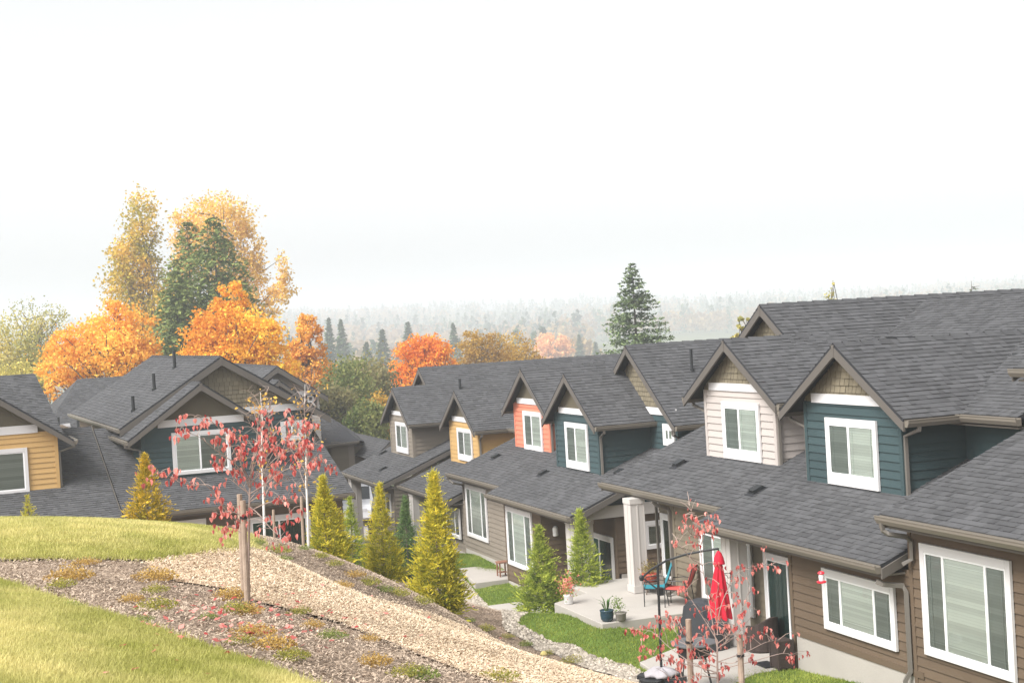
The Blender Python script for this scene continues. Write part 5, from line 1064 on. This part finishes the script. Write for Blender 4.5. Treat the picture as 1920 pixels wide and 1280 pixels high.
# black scroll plant hanger on the right pillar
hg=thing('scroll_bracket','black wrought iron scroll bracket fixed to the right pillar','bracket',(26.6,-13.84,-5.4)); mb=MB()
for z0,r in ((0,.09),(-.14,.07)):
    mb.tube([(-.02,.02,z0)]+[(-.04,.06+r*1.2-r*(1-k/16)*math.cos(k*.55),z0+r*(1-k/16)*math.sin(k*.55)) for k in range(15)],.007,5)
mb.tube([(-.02,.015,.1),(-.02,.015,-.42)],.008,5); mb.tube([(-.02,.02,.09),(-.05,.2,.1),(-.06,.3,.06)],.008,5); mb.build('scroll',BLACK,hg)
mb=MB(); mb.lathe((-.06,.26,.0),[(.05,0),(.075,.03),(.07,.04)],10); mb.build('dish',BLACK,hg)
# wooden plant stand and purple windsock at the middle house corner
e=thing('plant_stand','narrow reddish wooden plant stand at the middle house corner','stand',(44.0,-15.0,-8.08)); WD=mat('red_brown_wood',(.24,.12,.08),.8,.2,.2,5,.2)
for sx in(-1,1):
    for sy in(-1,1): mb=MB(); mb.box((sx*.13-.02,sy*.13-.02,0),(sx*.13+.02,sy*.13+.02,.5)); mb.build('leg',WD,e)
mb=MB(); mb.box((-.17,-.17,.5),(.17,.17,.54)); mb.build('top',WD,e); mb=MB(); mb.box((-.12,-.12,.2),(.12,.12,.22)); mb.build('shelf',WD,e)
ws=MB(); ws.tube([(43.6,-15.2,-6.75),(43.62,-15.2,-7.1),(43.6,-15.22,-7.5)],[.05,.06,.045],8,.5); tag(ws.build('windsock',mat('purple_cloth',(.16,.12,.33),.9,.1,.1,6,.2)),'rolled purple cloth windsock hanging by the corner downspout','windsock')
# parked white car between the rows
def car(label,loc,rz):
    c=thing('parked_car',label,'car',loc,rz); PA=mat('white_car_paint',(.8,.8,.82),.2,.5,.02); DG=mat('car_window_glass',(.02,.025,.03),.08,.6,.05); TY=mat('tyre_rubber',(.02,.02,.02),.8,.2,.05)
    W_=.9; pr=[(-2.2,.35),(-2.25,.75),(-2.1,.98),(-1.9,1.02),(-1.5,1.58),(-1.2,1.68),(.3,1.68),(.95,1.1),(1.9,.95),(2.2,.75),(2.25,.4),(2.1,.3),(-2.1,.3)]
    mb=MB(); wd=lambda z:W_ if z<1.05 else W_-.18*(z-1.05)/.6
    L=[(x,-wd(z),z) for x,z in pr]; R_=[(x,wd(z),z) for x,z in pr]; mb.poly(L[::-1],.5); mb.poly(R_,.5)
    for i in range(len(pr)): j=(i+1)%len(pr); mb.poly([L[i],L[j],R_[j],R_[i]],.5)
    mb.build('body',PA,c)
    for sg in(-1,1):
        mb=MB()
        for a,b in ((-1.45,-.5),(-.42,.55)): mb.poly([(a-.2 if a<-1 else a,sg*.925,1.06),(b+(.3 if b>.3 else 0),sg*.925,1.06),(b-.02,sg*.815,1.58),(a+.05,sg*.815,1.58)])
        mb.build('side_window',DG,c)
        for x in(-1.4,1.4):
            t=MB(); t.tube([(x,sg*.72,.34),(x,sg*.93,.34)],.34,18,.5); w_=t.build('wheel',TY,c); r=MB(); r.tube([(x,sg*.93,.34),(x,sg*.945,.34)],.2,12,.5); r.build('rim',mat('alloy',(.5,.5,.52),.3,.6,.05),w_)
        mb=MB(); mb.box((2.12,sg*.55-.15,.68),(2.235,sg*.55+.15,.8)); mb.build('headlight',mat('lamp_lens',(.7,.7,.72),.1,.6,.05),c)
        mb=MB(); mb.box((-2.26,sg*.72-.1,.75),(-2.2,sg*.72+.1,.98)); mb.build('tail_light',mat('red_lens',(.4,.02,.02),.2,.5,.05),c)
    mb=MB(); mb.poly([(-2.02,-.72,1.06),(-2.02,.72,1.06),(-1.53,.68,1.56),(-1.53,-.68,1.56)]); mb.build('rear_window',DG,c)
    mb=MB(); mb.poly([(.98,-.74,1.11),(.98,.74,1.11),(.36,.68,1.63),(.36,-.68,1.63)]); mb.build('windscreen',DG,c)
q=at(668,936,70); car('white car parked in the driveway between the two rows of houses',(q.x,q.y,-9.04),math.radians(160))
# ---------------------------------------------------------------- haze
hz=MB(); hz.box((-60,-2600,-75),(3200,1500,70)); 
hm=bpy.data.materials.new('haze_air'); hm.use_nodes=True; n=hm.node_tree; n.nodes.remove(n.nodes["Principled BSDF"])
pv=n.nodes.new("ShaderNodeVolumePrincipled"); pv.inputs["Color"].default_value=(.86,.89,.93,1); pv.inputs["Density"].default_value=HAZE; pv.inputs["Anisotropy"].default_value=0
n.links.new(pv.outputs[0],n.nodes["Material Output"].inputs["Volume"])
o=hz.build('haze',hm); tag(o,'pale autumn mist filling the valley air','haze',kind='stuff')
